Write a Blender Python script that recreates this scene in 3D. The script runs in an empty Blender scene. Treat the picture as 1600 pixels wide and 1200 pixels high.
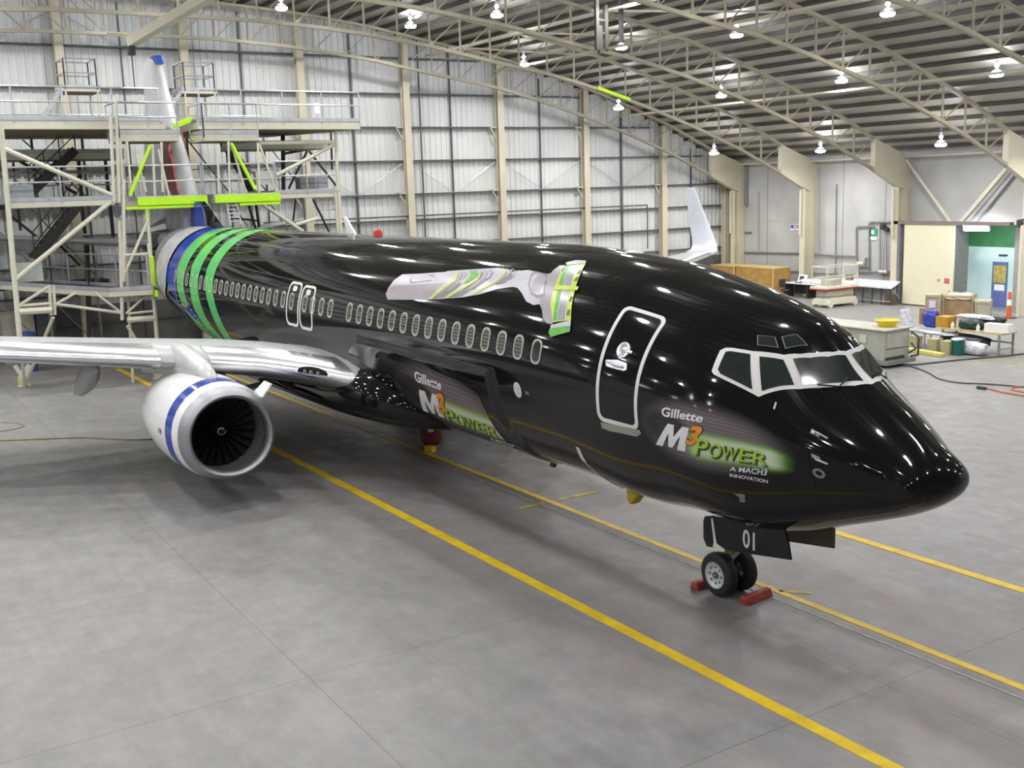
import bpy, bmesh, math, random
from mathutils import Vector, Matrix
from mathutils.geometry import delaunay_2d_cdt
import numpy as np
random.seed(7)
SC = bpy.context.scene
COL = SC.collection
# ------------------------------------------------------------------ camera
CP = Vector((7.578, -11.081, 6.230)); YAW, PIT, ROL, FPX = 2.581, 0.181, -0.032, 1688.5
CAMQ = None
def cam_axes():
    f = Vector((math.cos(YAW)*math.cos(PIT), math.sin(YAW)*math.cos(PIT), -math.sin(PIT)))
    r = Vector((math.sin(YAW), -math.cos(YAW), 0)); u = r.cross(f)
    c, s = math.cos(ROL), math.sin(ROL)
    return r*c+u*s, -r*s+u*c, f
RX, UX, FX = cam_axes()
cam = bpy.data.objects.new('camera', bpy.data.cameras.new('camera')); COL.objects.link(cam)
cam.matrix_world = Matrix(((RX.x, UX.x, -FX.x, CP.x), (RX.y, UX.y, -FX.y, CP.y), (RX.z, UX.z, -FX.z, CP.z), (0, 0, 0, 1)))
cam.data.sensor_width = 36; cam.data.lens = FPX*36/1600; cam.data.clip_end = 300
SC.camera = cam
# ------------------------------------------------------------------ world and exposure
SC.view_settings.view_transform = 'Standard'; SC.view_settings.look = 'None'
SC.view_settings.exposure = 0.0; SC.view_settings.gamma = 1.0; SC.view_settings.use_curve_mapping = False
w = bpy.data.worlds.new('night'); SC.world = w; w.use_nodes = True
w.node_tree.nodes['Background'].inputs[0].default_value = (0.5, 0.55, 0.6, 1)
w.node_tree.nodes['Background'].inputs[1].default_value = 0.02
SC.cycles.use_denoising = True; SC.cycles.max_bounces = 7; SC.cycles.diffuse_bounces = 4; SC.cycles.glossy_bounces = 3
SC.cycles.sample_clamp_indirect = 6
LAMP_W = 200.0       # power of each high-bay lamp
LAMP_COL = (1.0, 0.975, 0.925)
# measured points of the photo turned into points of the place: (axis, value) is the plane the thing stands in
def at(ax, val, x, y):
    d = FX + RX*((x-800)/FPX) - UX*((y-600)/FPX)
    return CP + d*((val-CP[ax])/d[ax])
# ------------------------------------------------------------------ materials
MATS = {}
def mat(name, col, rough=.5, metal=0, **k):
    if name in MATS: return MATS[name]
    m = bpy.data.materials.new(name); m.use_nodes = True; nt = m.node_tree; b = nt.nodes['Principled BSDF']
    b.inputs['Base Color'].default_value = (*col, 1); b.inputs['Roughness'].default_value = rough; b.inputs['Metallic'].default_value = metal
    if 'coat' in k: b.inputs['Coat Weight'].default_value = k['coat']; b.inputs['Coat Roughness'].default_value = .03
    if 'emit' in k: b.inputs['Emission Color'].default_value = (*k['emit'], 1); b.inputs['Emission Strength'].default_value = k.get('es', 1)
    if 'alpha' in k: b.inputs['Alpha'].default_value = k['alpha']
    if 'trans' in k: b.inputs['Transmission Weight'].default_value = k['trans']
    if 'spec' in k: b.inputs['Specular IOR Level'].default_value = k['spec']
    v = k.get('var', 0.12)
    if v and 'emit' not in k:                       # faint mottling of the colour
        tc = nt.nodes.new('ShaderNodeTexCoord'); n = nt.nodes.new('ShaderNodeTexNoise'); n.inputs['Scale'].default_value = k.get('vs', 3.0); n.inputs['Detail'].default_value = 6
        r = nt.nodes.new('ShaderNodeMapRange'); r.inputs['From Min'].default_value = .3; r.inputs['From Max'].default_value = .7; r.inputs['To Min'].default_value = 1-v; r.inputs['To Max'].default_value = 1+v
        mx = nt.nodes.new('ShaderNodeVectorMath'); mx.operation = 'SCALE'; mx.inputs[0].default_value = col
        nt.links.new(tc.outputs['Object'], n.inputs['Vector']); nt.links.new(n.outputs['Fac'], r.inputs['Value']); nt.links.new(r.outputs['Result'], mx.inputs['Scale'])
        nt.links.new(mx.outputs['Vector'], b.inputs['Base Color'])
    MATS[name] = m
    return m
def nodes(m): return m.node_tree.nodes, m.node_tree.links, m.node_tree.nodes['Principled BSDF']
BLACK = mat('black_gloss_paint', (.006, .0065, .0075), .055, spec=.33, var=0)
BLACKM = mat('black_paint', (.012, .012, .013), .35)
WHITE = mat('white_gloss_paint', (.80, .81, .82), .18, var=.03)
OUTL = mat('outline_white_paint', (.72, .72, .70), .4, var=.03)
GREEN = mat('livery_green', (.10, .52, .14), .15, var=.05)
BLUE = mat('livery_blue', (.018, .055, .36), .15, var=.05)
SILVER = mat('polished_aluminium', (.80, .80, .86), .24, .95, var=.03)
LIPM = mat('intake_metal', (.36, .36, .39), .45, .9, var=.06)
GREYP = mat('grey_wing_paint', (.42, .44, .46), .3, var=.08)
FAIR = mat('fairing_grey_paint', (.34, .35, .36), .35, var=.08)
GLASS = mat('cockpit_glass', (.022, .030, .030), .05, var=.25, vs=2.2)
SHADE = mat('window_shade', (.20, .20, .165), .35, var=.05)
RUBBER = mat('tyre_rubber', (.016, .016, .017), .7, var=.2)
HUB = mat('wheel_hub_grey', (.62, .64, .64), .35, .2, var=.05)
RED = mat('red_paint', (.42, .03, .025), .45)
DRED = mat('dark_red_cover', (.16, .012, .018), .6)
YEL = mat('yellow_paint', (.78, .58, .03), .5)
CREAM = mat('cream_steel_paint', (.58, .54, .41), .5, var=.06, vs=1.2)
CREAML = mat('cream_light_paint', (.60, .58, .48), .5, var=.05)
LIME = mat('lime_yellow_paint', (.50, .86, .02), .5, var=.05)
GALV = mat('galvanised_steel', (.50, .52, .56), .4, .55, var=.15)
DGREY = mat('dark_girt_steel', (.085, .095, .10), .5, var=.1)
DARK = mat('dark_steel', (.035, .035, .032), .6)
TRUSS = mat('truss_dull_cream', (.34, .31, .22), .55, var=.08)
PURL = mat('purlin_paint', (.060, .058, .050), .6)
CONC = mat('wall_concrete', (.44, .44, .43), .8, var=.10, vs=.8)
BLOCKC = mat('blockwork', (.30, .30, .29), .85, var=.12, vs=6)
DOORC = mat('cream_door_paint', (.70, .67, .50), .4, var=.02)
PLY = mat('plywood', (.40, .235, .06), .6, var=.18, vs=2.5)
CARD = mat('cardboard', (.42, .33, .21), .8, var=.15)
PLAST = mat('clear_plastic_wrap', (.62, .63, .66), .18, var=.3, vs=9)
GREYB = mat('equipment_grey', (.38, .39, .33), .5, var=.08)
BEIGEB = mat('lift_beige', (.66, .64, .52), .5, var=.08)
PAPER = mat('white_paper', (.85, .85, .85), .7, var=.05)
GLOWW = mat('fluorescent_tube', (1, 1, 1), .5, emit=(.85, .92, 1), es=40)
LENS = mat('lamp_lens', (1, 1, 1), .5, emit=(.93, .94, 1), es=85)
NECKG = mat('lamp_vent_glow', (1, 1, 1), .5, emit=(.90, .90, 1), es=420)
ORANGE = mat('logo_orange', (.80, .26, .02), .4, var=.08)
LOGOW = mat('logo_white', (.78, .78, .80), .4, var=.04)
LOGOG = mat('logo_green', (.42, .62, .04), .4, var=.08)
LOGOD = mat('logo_dark_green', (.03, .09, .03), .4)
# ------------------------------------------------------------------ mesh builder
def tag(o, label=None, cat=None, group=None, kind=None):
    for k, v in (('label', label), ('category', cat), ('group', group), ('kind', kind)):
        if v: o[k] = v
    return o
def wloc(o):
    v = Vector((0, 0, 0))
    while o: v += o.location; o = o.parent
    return v
def empty(name, loc, label=None, cat=None, group=None):
    o = bpy.data.objects.new(name, None); COL.objects.link(o); o.location = loc; o.empty_display_size = .2
    return tag(o, label, cat, group)
def copy_tree(o, parent=None):
    c = o.copy(); COL.objects.link(c); c.parent = parent
    for ch in o.children: copy_tree(ch, c)
    return c
class MB:
    def __init__(s): s.v = []; s.f = []
    def add(s, vs, fs):
        n = len(s.v); s.v += [Vector(v) for v in vs]; s.f += [tuple(i+n for i in f) for f in fs]; return s
    def box(s, x0, x1, y0, y1, z0, z1):
        return s.add([(x, y, z) for x in (x0, x1) for y in (y0, y1) for z in (z0, z1)], [(0, 1, 3, 2), (4, 6, 7, 5), (0, 4, 5, 1), (2, 3, 7, 6), (0, 2, 6, 4), (1, 5, 7, 3)])
    def cbox(s, c, sx, sy, sz, rz=0):
        m = Matrix.Rotation(rz, 3, 'Z'); c = Vector(c)
        return s.add([c+m@Vector((x*sx/2, y*sy/2, z*sz/2)) for x in (-1, 1) for y in (-1, 1) for z in (-1, 1)], [(0, 1, 3, 2), (4, 6, 7, 5), (0, 4, 5, 1), (2, 3, 7, 6), (0, 2, 6, 4), (1, 5, 7, 3)])
    def bar(s, p, q, w, h=None, up=(0, 0, 1)):
        p, q = Vector(p), Vector(q); h = h or w; d = (q-p)
        if d.length < 1e-6: return s
        d.normalize(); u = Vector(up)
        if abs(d.dot(u)) > .97: u = Vector((1, 0, 0))
        a = d.cross(u).normalized(); b = a.cross(d).normalized()
        vs = [e+a*(i*w/2)+b*(j*h/2) for e in (p, q) for i, j in ((-1, -1), (1, -1), (1, 1), (-1, 1))]
        return s.add(vs, [(0, 3, 2, 1), (4, 5, 6, 7), (0, 1, 5, 4), (1, 2, 6, 5), (2, 3, 7, 6), (3, 0, 4, 7)])
    def tube(s, p, q, r, r2=None, n=8, cap=True):
        p, q = Vector(p), Vector(q); r2 = r if r2 is None else r2; d = (q-p)
        if d.length < 1e-6: return s
        d.normalize(); u = Vector((0, 0, 1)) if abs(d.z) < .9 else Vector((1, 0, 0)); a = d.cross(u).normalized(); b = a.cross(d)
        vs = [e+(a*math.cos(t)+b*math.sin(t))*rr for e, rr in ((p, r), (q, r2)) for t in [2*math.pi*i/n for i in range(n)]]
        fs = [(i, (i+1) % n, n+(i+1) % n, n+i) for i in range(n)]
        if cap: fs += [tuple(range(n))[::-1], tuple(range(n, 2*n))]
        return s.add(vs, fs)
    def pipe(s, pts, r, n=8):
        for a, b in zip(pts, pts[1:]): s.tube(a, b, r, n=n)
        return s
    def loft(s, rings, close=True, cap0=False, cap1=False):
        n = len(rings[0]); base = len(s.v)
        for r in rings: s.v += [Vector(p) for p in r]
        for i in range(len(rings)-1):
            for j in range(n if close else n-1):
                a = base+i*n+j; b = base+i*n+(j+1) % n
                s.f.append((a, b, b+n, a+n))
        if cap0: s.f.append(tuple(base+j for j in range(n))[::-1])
        if cap1: s.f.append(tuple(base+(len(rings)-1)*n+j for j in range(n)))
        return s
    def lathe(s, c, axis, prof, n=24):
        axis = Vector(axis).normalized(); c = Vector(c); u = Vector((0, 0, 1)) if abs(axis.z) < .9 else Vector((1, 0, 0)); a = axis.cross(u).normalized(); b = axis.cross(a)
        return s.loft([[c+axis*d+(a*math.cos(2*math.pi*i/n)+b*math.sin(2*math.pi*i/n))*r for i in range(n)] for d, r in prof])
    def prism(s, poly, ax, t0, t1):
        def P(p, t): l = list(p); l.insert(ax, t); return l
        n = len(poly); s.add([P(p, t) for t in (t0, t1) for p in poly], [tuple(range(n))[::-1], tuple(range(n, 2*n))]+[(i, (i+1) % n, n+(i+1) % n, n+i) for i in range(n)])
        return s
    def build(s, name, m, parent=None, smooth=False, bevel=0, local=False, ang=35):
        me = bpy.data.meshes.new(name); off = Vector((0, 0, 0)) if (local or not parent) else wloc(parent)
        me.from_pydata([v-off for v in s.v], [], s.f); me.validate()
        bm = bmesh.new(); bm.from_mesh(me); bmesh.ops.recalc_face_normals(bm, faces=bm.faces); bm.to_mesh(me); bm.free()
        me.materials.append(m)
        if smooth:
            for p in me.polygons: p.use_smooth = True
            me.set_sharp_from_angle(angle=math.radians(ang))
        o = bpy.data.objects.new(name, me); COL.objects.link(o)
        if parent: o.parent = parent
        if bevel:
            b = o.modifiers.new('bevel', 'BEVEL'); b.width = bevel; b.segments = 2; b.limit_method = 'ANGLE'
        return o
def struct(o): o['kind'] = 'structure'; return o
D = {
 'g3l': [(23.9,74.2),(23.82,52.6),(23.9,35.6),(23.88,23.1),(23.74,13.1),(23.5,0.8),(23.31,-12.3),(23.18,-26.7),(23.39,-41.4)],
 'g3r': [(22.93,81.8),(23.01,49.5),(23.05,33.5),(23.07,21.4),(22.99,13.0),(22.82,0.8),(22.6,-13.3),(22.55,-31.0),(22.46,-38.3)],
 'g2l': [(25.29,66.3),(25.43,55.0),(25.49,40.3),(25.43,26.6),(25.3,14.4),(25.18,2.8),(25.1,-10.2),(24.9,-23.6),(24.79,-37.2),(24.59,-48.8)],
 'g2r': [(24.54,73.0),(24.39,54.0),(24.55,39.8),(24.52,25.0),(24.46,14.6),(24.36,4.7),(24.19,-7.6),(23.98,-21.3),(23.7,-35.1),(23.39,-42.4)],
 'g1l': [(26.93,71.1),(26.82,52.8),(26.98,37.6),(26.91,23.6),(26.82,10.8),(26.7,-1.4),(26.55,-12.4),(26.14,-24.1),(25.83,-35.5),(25.58,-47.3)],
 'g1r': [(26.34,77.1),(25.76,57.0),(25.92,41.5),(25.98,27.3),(25.96,16.3),(25.92,5.7),(25.72,-7.5),(25.23,-20.0),(24.88,-33.9),(24.83,-46.0)],
 'bl': [(28.52,68.4),(28.19,48.0),(27.96,30.0),(28.15,15.2),(28.43,9.0),(28.06,-1.3),(27.49,-6.1)],
 'br': [(27.27,72.7),(27.06,51.2),(27.23,35.2),(27.1,23.1),(26.96,10.4),(26.88,1.2),(27.14,-6.4)],
 'door_out': [(4.8,11.6),(4.84,19.1),(4.87,26.9),(4.88,35.3),(4.88,40.8),(4.8,44.3),(4.3,47.5),(4.16,45.4),(4.11,41.1),(4.09,32.1),(4.04,23.4),(4.0,14.1),(3.95,4.9),(3.94,-5.5),(4.05,-10.3),(4.61,-12.1),(4.74,-11.4),(4.77,-6.2)],
 'door_in': [(4.73,12.0),(4.78,19.5),(4.8,26.6),(4.81,34.9),(4.81,40.2),(4.74,42.7),(4.29,45.2),(4.2,44.0),(4.16,40.6),(4.14,31.6),(4.09,22.9),(4.05,13.7),(4.01,4.5),(4.0,-5.2),(4.09,-9.1),(4.56,-10.5),(4.66,-9.9),(4.7,-5.8)],
 'sill': [(4.78,-12.0),(4.0,-10.7),(3.98,-11.7),(4.08,-14.3),(4.63,-14.9),(4.75,-14.4)],
 'port': [(4.44,24.4)],
 'handle': [(4.73,17.4),(4.49,19.2),(4.29,18.9),(4.26,16.0),(4.32,14.8),(4.68,14.6)],
 'strip': [(5.72,-31.6),(5.62,-30.6),(5.71,-40.2),(5.83,-41.8)],
 'mark': [(2.05,23.4),(2.03,23.2),(2.02,19.8),(2.04,19.7)],
 'frame_out': [(2.97,39.5),(2.6,42.6),(2.25,47.8),(1.87,95.2),(2.2,132.6),(1.98,147.1),(1.44,87.4),(1.89,37.8),(2.25,21.8),(2.9,26.4),(2.93,29.5)],
 'w3': [(2.92,38.0),(2.6,40.9),(2.35,23.9),(2.82,26.7),(2.87,28.6)],
 'w2': [(2.49,41.3),(2.22,45.2),(1.96,37.0),(2.25,24.6)],
 'w1': [(2.15,47.8),(1.83,88.8),(1.51,83.6),(1.9,40.4)],
 'eb1': [(2.69,52.5),(2.49,55.6),(2.36,50.3),(2.6,46.8)],
 'eb2': [(2.43,57.3),(2.31,64.0),(2.12,61.7),(2.29,51.3)],
 'probe1': [(1.53,19.3),(1.37,19.9)],
 'probe2': [(1.46,0.8),(1.3,-0.7)],
 'ring': [(1.4,-11.0),(1.35,-10.2)],
 'Gil': [(3.52,3.5),(3.52,-1.3),(2.81,5.7),(2.86,1.2)],
 'M': [(3.45,-4.0),(3.7,-16.3),(3.54,-15.8),(3.17,-14.5),(3.06,-2.8)],
 '3': [(3.08,-1.6),(2.84,-0.2),(3.15,-7.6),(3.15,-10.9),(2.98,-10.6)],
 'POWER': [(2.93,-6.3),(3.01,-14.3),(2.0,-5.0),(2.04,-13.2)],
 'AM': [(2.55,-17.3),(2.56,-19.6),(2.04,-15.3),(2.07,-19.8)],
 'INN': [(2.57,-20.9),(2.58,-23.0),(2.07,-21.6),(2.08,-23.9)],
 'halo': [(3.82,-14.6),(3.63,-20.9),(2.84,-21.9),(1.88,-16.1),(1.82,-5.3),(2.15,7.5),(2.65,15.3),(2.97,13.3),(3.31,4.7)],
 'green': [(2.85,-1.9),(1.94,0.7),(1.9,-6.2),(2.01,-17.2),(3.06,-15.9)],
 'line': [(4.86,-34.9),(3.86,-35.6),(2.94,-32.2),(1.65,-35.4)],
 'grayp': [(2.6,-32.6),(2.47,-32.5),(2.53,-38.9),(2.61,-37.9)],
 'L_Gil': [(10.55,-13.3),(10.62,-20.1),(9.46,-14.6),(9.63,-20.6)],
 'L_M': [(10.64,-25.6),(11.19,-44.5),(10.49,-46.0),(9.85,-24.6)],
 'L_3': [(10.01,-23.7),(9.58,-22.2),(10.01,-38.4),(10.31,-39.4)],
 'L_POW': [(9.85,-32.7),(10.24,-45.1),(8.08,-34.2),(8.4,-46.0)],
 'L_halo': [(11.11,-1.5),(11.36,-24.1),(10.37,-48.5),(8.43,-52.2),(7.79,-28.4),(7.52,-0.0)],
 'L_line': [(7.67,-34.6),(6.8,-34.8),(5.83,-36.0)],
 'oval': [(6.95,-8.9),(7.05,-8.0),(6.84,-9.7),(6.96,-5.2),(6.94,-12.7)],
 'rz_head': [(6.93,63.3),(6.82,67.1),(6.59,68.3),(6.35,60.6),(6.22,52.9),(6.03,43.6),(5.89,36.4),(5.72,28.4),(5.68,25.6),(6.1,20.9),(6.19,23.1),(6.19,26.1),(6.35,34.1),(6.56,44.6),(6.79,54.9),(6.85,62.0)],
 'rz_headgreen': [(6.83,61.6),(6.5,65.7),(6.34,58.2),(6.1,46.9),(5.94,38.8),(5.77,31.1),(6.18,28.1),(6.45,36.9),(6.65,47.3),(6.79,55.7)],
 'rz_blades': [(6.77,62.0),(6.64,62.8),(6.44,54.6),(6.25,46.1),(6.11,38.5),(5.95,30.2),(6.1,29.2),(6.26,37.8),(6.41,45.3),(6.61,54.4)],
 'rz_cap': [(6.2,26.5),(5.77,31.1),(5.72,28.4),(6.16,24.5)],
 'rz_capg': [(6.19,24.8),(5.72,28.6),(5.68,25.6),(6.1,20.9),(6.18,22.7)],
 'rz_topcap': [(6.96,63.6),(6.82,67.1),(6.59,68.3),(6.5,65.7),(6.86,61.9)],
 'rz_yoke': [(6.89,61.7),(7.02,60.9),(7.04,56.6),(7.02,54.5),(7.09,53.4),(6.9,47.4),(6.73,35.7),(6.59,33.0),(6.46,28.9),(6.32,27.0),(6.16,27.2),(6.37,34.0),(6.48,39.0),(6.67,47.8),(6.77,54.3)],
 'rz_neck': [(8.01,51.8),(7.68,54.1),(7.09,53.4),(6.88,44.3),(6.73,35.7),(6.87,34.5),(7.12,35.7),(7.38,39.8),(7.57,42.0),(7.72,42.1),(8.07,39.8),(8.21,40.1),(8.03,42.4)],
 'rz_knob': [(7.27,47.7),(7.29,51.3),(7.16,52.3),(6.98,50.4),(6.94,47.8),(6.91,41.8),(7.08,41.0),(7.2,42.9)],
 'rz_knobring': [(7.34,44.8),(7.5,51.5),(7.45,53.9),(7.09,53.4),(6.96,49.1),(6.7,40.3),(6.86,38.5),(7.1,39.8)],
 'rz_body': [(12.04,27.2),(12.05,32.0),(11.99,36.8),(11.8,41.6),(11.13,43.5),(10.24,46.6),(9.55,49.8),(8.61,53.2),(8.35,52.8),(8.08,51.4),(7.91,53.2),(7.75,42.5),(8.18,39.1),(8.61,35.0),(9.11,32.0),(10.26,27.7),(10.84,26.4),(11.87,24.0)],
 'rz_under': [(12.05,32.0),(11.84,33.6),(11.18,35.5),(10.01,38.9),(10.27,28.2),(11.87,24.0),(12.04,27.2)],
 'rz_grip': [(10.2,47.2),(9.55,49.8),(8.61,53.2),(8.12,52.6),(7.89,46.5),(8.37,40.8),(8.61,35.0),(9.11,32.0),(10.26,27.7),(9.94,36.6),(9.75,42.2)],
 'rz_g1': [(9.43,49.1),(9.21,49.5),(9.07,47.3),(9.04,44.4),(9.22,40.2),(9.34,40.2),(9.25,44.5),(9.29,46.8)],
 'rz_y1': [(10.02,47.6),(9.79,46.4),(9.75,42.2),(9.98,36.0),(10.23,28.1),(10.13,28.0),(9.86,36.3),(9.64,41.8),(9.73,46.5),(9.91,47.9)],
 'rz_y2': [(9.14,50.0),(9.0,47.5),(8.99,44.5),(9.18,40.0),(9.68,30.3),(9.56,30.6),(9.08,39.7),(8.91,44.0),(8.95,47.6),(9.09,50.1)],
 'rz_y3': [(8.47,53.0),(8.3,50.9),(8.29,48.4),(8.35,44.2),(8.83,34.4),(8.72,34.7),(8.28,43.8),(8.23,48.3),(8.25,51.0),(8.4,53.0)],
 'rz_d1': [(9.71,36.6),(9.56,40.3),(9.34,40.2),(9.45,36.1),(9.74,30.2),(10.12,28.6)],
 'rz_d2': [(9.1,37.5),(8.91,42.3),(8.75,45.0),(8.56,46.0),(8.78,40.4),(9.13,32.7),(9.59,30.5)],
 'rz_d3': [(8.33,43.7),(8.23,46.8),(8.01,49.8),(7.91,47.0),(8.1,43.1),(8.28,42.1)],
 'rz_label': [(11.36,39.6),(11.3,37.0),(11.21,36.4),(10.49,39.3),(10.48,41.7),(10.55,43.7)],
}
# ------------------------------------------------------------------ the hangar
XB, YR = -39.4, 33.5                       # back wall, right wall
TX = [-37.97, -32.78, -26.92, -20.15, -13.9, -7.4, -0.9, 5.6, 12.1]
CY = [0, 4, 7.4, 10.8, 14, 17, 19.4, 22.5, 25.4, 28.2, 32.6]; CZ = [12.6, 12.57, 12.36, 11.95, 11.4, 10.95, 10.4, 9.57, 8.65, 7.65, 5.75]
def chord(y):
    y = abs(y)
    if y >= 32.6: return 5.75-(y-32.6)*.43
    for i in range(len(CY)-1):
        if y <= CY[i+1]: return CZ[i]+(CZ[i+1]-CZ[i])*(y-CY[i])/(CY[i+1]-CY[i])
def topc(y): return chord(y)+1.42 if abs(y) < 31 else 7.85-(abs(y)-31)*.34
# floor
m = mat('floor_concrete', (.30, .295, .29), .42, var=0); N, L, B = nodes(m)
tc = N.new('ShaderNodeTexCoord'); sep = N.new('ShaderNodeSeparateXYZ'); L.new(tc.outputs['Object'], sep.inputs[0])
def noise(sc, det=6, rough=.6, vec=None):
    n = N.new('ShaderNodeTexNoise'); n.inputs['Scale'].default_value = sc; n.inputs['Detail'].default_value = det; n.inputs['Roughness'].default_value = rough
    L.new(vec or tc.outputs['Object'], n.inputs['Vector']); return n.outputs['Fac']
def mathn(op, a, b=None, c=None):
    n = N.new('ShaderNodeMath'); n.operation = op
    for i, x in enumerate((a, b, c)):
        if x is None: continue
        if isinstance(x, (int, float)): n.inputs[i].default_value = x
        else: L.new(x, n.inputs[i])
    return n.outputs[0]
def ramp(x, a, b, c, d, cl=True):
    n = N.new('ShaderNodeMapRange'); L.new(x, n.inputs['Value'])
    for k, v in zip(('From Min', 'From Max', 'To Min', 'To Max'), (a, b, c, d)): n.inputs[k].default_value = v
    return n.outputs['Result']
def mix(f, a, b):
    n = N.new('ShaderNodeMix'); n.data_type = 'RGBA'
    for s, x in ((0, f), (6, a), (7, b)):
        if isinstance(x, tuple): n.inputs[s].default_value = (*x, 1)
        elif isinstance(x, (int, float)): n.inputs[s].default_value = x
        else: L.new(x, n.inputs[s])
    return n.outputs[2]
fine = ramp(noise(1.7, 10, .72), .3, .7, .80, 1.16); big = ramp(noise(.16, 4), .35, .65, .86, 1.10)
sc1 = N.new('ShaderNodeMapping'); L.new(tc.outputs['Object'], sc1.inputs[0]); sc1.inputs['Scale'].default_value = (.5, 5, 1)
streak = ramp(noise(1.2, 8, .7, sc1.outputs[0]), .35, .75, .93, 1.07)
vm = N.new('ShaderNodeVectorMath'); vm.operation = 'SCALE'; vm.inputs[0].default_value = (.258, .254, .254)
L.new(mathn('MULTIPLY', mathn('MULTIPLY', fine, big), streak), vm.inputs['Scale'])
def band(x, c, wd, soft=.05):                                       # 1 inside |x-c|<wd
    return ramp(mathn('ABSOLUTE', mathn('SUBTRACT', x, c)), wd, wd+soft, 1, 0)
X, Y = sep.outputs['X'], sep.outputs['Y']
pink = mathn('MULTIPLY', band(Y, .4, 2.0, 2.2), ramp(noise(.5, 6), .42, .7, 0, .8))
c1 = mix(pink, vm.outputs[0], (.27, .22, .20))
pinks = mathn('MULTIPLY', ramp(noise(.9, 7), .60, .72, 0, .35), band(Y, 3, 7, 3))
c1 = mix(pinks, c1, (.33, .20, .16))
dk = mathn('MULTIPLY', band(Y, -.75, .28, .25), .45); c1 = mix(dk, c1, (.12, .105, .10))         # worn wheel tracks beside the centre line
dk = mathn('MULTIPLY', band(Y, .35, .12, .1), .45); c1 = mix(dk, c1, (.12, .105, .10))
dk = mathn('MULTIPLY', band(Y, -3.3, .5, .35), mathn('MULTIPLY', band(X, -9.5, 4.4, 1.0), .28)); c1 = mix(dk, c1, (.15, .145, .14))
stain = mathn('MULTIPLY', ramp(noise(.35, 8, .7), .60, .70, 0, .35), 1); c1 = mix(stain, c1, (.19, .185, .175))
speck = ramp(noise(9, 3), .76, .80, 0, .6); c1 = mix(speck, c1, (.60, .60, .58))
jx = mathn('ABSOLUTE', mathn('SUBTRACT', mathn('FRACT', mathn('DIVIDE', mathn('ADD', X, 5.1+2.25+90), 4.5)), .5))
jy = mathn('ABSOLUTE', mathn('SUBTRACT', mathn('FRACT', mathn('DIVIDE', mathn('ADD', Y, 6.41+2.9+58), 5.8)), .5))
jj = mathn('MAXIMUM', ramp(jx, .0, .0034, 1, 0), ramp(jy, 0, .0026, 1, 0))
c1 = mix(mathn('MULTIPLY', jj, .7), c1, (.10, .095, .09)); L.new(c1, B.inputs['Base Color'])
L.new(ramp(noise(2.5, 6), .3, .7, .34, .55), B.inputs['Roughness'])
struct(MB().box(XB-.3, 26, -YR-.3, YR+3, -.3, 0).build('floor', m))
# corrugated back wall
mw = mat('cladding_white', (.66, .67, .66), .42, var=.05, vs=.6)
b = MB(); prof = []; y = -34.0
while y < YR+.5:
    prof += [(y, 0), (y+.17, 0), (y+.20, .045), (y+.27, .045), (y+.30, 0)]; y += .30
v = []; f = []
for i, (yy, d) in enumerate(prof): v += [(XB+d, yy, 0), (XB+d, yy, min(14.6, topc(yy)+.35))]
for i in range(len(prof)-1): f.append((2*i, 2*i+2, 2*i+3, 2*i+1))
b.add(v, f); b.box(XB-.25, XB-.2, -34, 34, 0, 14.6)
wb = struct(b.build('wall_back', mw))
BC = [-7.3, -2.33, 2.55, 7.6, 12.75, 17.9, 23.1, 28.35, 33.0]                 # back wall columns
BC = [-32.6, -27.5, -22.4, -17.4, -12.3]+BC
for z in (12.25, 10.64, 9.11, 7.56, 6.0, 4.78, 3.58, 2.4, 1.2):
    ym = YR
    while topc(ym) < z+.1: ym -= .1
    MB().box(XB+.05, XB+.26, -ym, ym, z-.035, z+.035).build('girt', DGREY, wb)
for i in range(len(BC)-1):
    ym = (BC[i]+BC[i+1])/2
    MB().box(XB+.05, XB+.15, ym-.025, ym+.025, 0, min(14, topc(ym))).build('wall_stud', DGREY, wb)
    for dz in ((7.56, 6.0), (13.6, 12.25)):
        if topc(BC[i+1]) < dz[0]+.2: continue
        for y0 in (BC[i], BC[i+1]):
            MB().tube((XB+.2, y0, dz[0]), (XB+.2, ym, dz[1]), .018, n=6).build('brace_rod', GALV, wb)
MB().box(XB+.05, XB+.10, -33, YR, 0, 1.95).build('lower_wall_band', mat('lower_band_grey', (.13, .13, .12), .7), wb)  # dark grey band along the foot of the back wall
MB().pipe([(XB+.35, 5.5, 4.98), (XB+.35, YR-6.2, 4.98), (XB+.35, YR-6.2, 2.6)], .035).build('wall_pipe', DGREY, wb)
MB().tube((XB+.32, 13.55, 14), (XB+.32, 13.55, 0), .045).tube((XB+.32, 25.5, 9.2), (XB+.32, 25.5, 4.6), .035).build('downpipe', DGREY, wb)
ORD = ['leftmost', 'second from the left', 'third from the left', 'fourth from the left', 'fifth from the left', 'sixth from the left', 'seventh from the left', 'rightmost, in the corner']
vis = BC[6:]
for i, y in enumerate(BC[6:]):
    t = empty('steel_column', (XB+.3, y, 0), f"cream steel column on the ribbed back wall, {ORD[i]}", 'column', 'columns of the back wall')
    zt = min(14.0, topc(y)+.2) if y < 32 else 6.9
    MB().box(XB+.28, XB+.31, y-.17, y+.17, 0, zt).box(XB+.31, XB+.57, y-.012, y+.012, 0, zt).box(XB+.57, XB+.60, y-.17, y+.17, 0, zt).build('column_shaft', CREAM, t)
    for z in (9.0, 5.95):
        if z < zt-.3: MB().box(XB+.05, XB+.45, y-.5, y-.17, z+.07, z+.14).bar((XB+.4, y-.5, z+.05), (XB+.4, y-.17, z-.5), .05).build('girt_bracket', CREAM, t)
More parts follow.
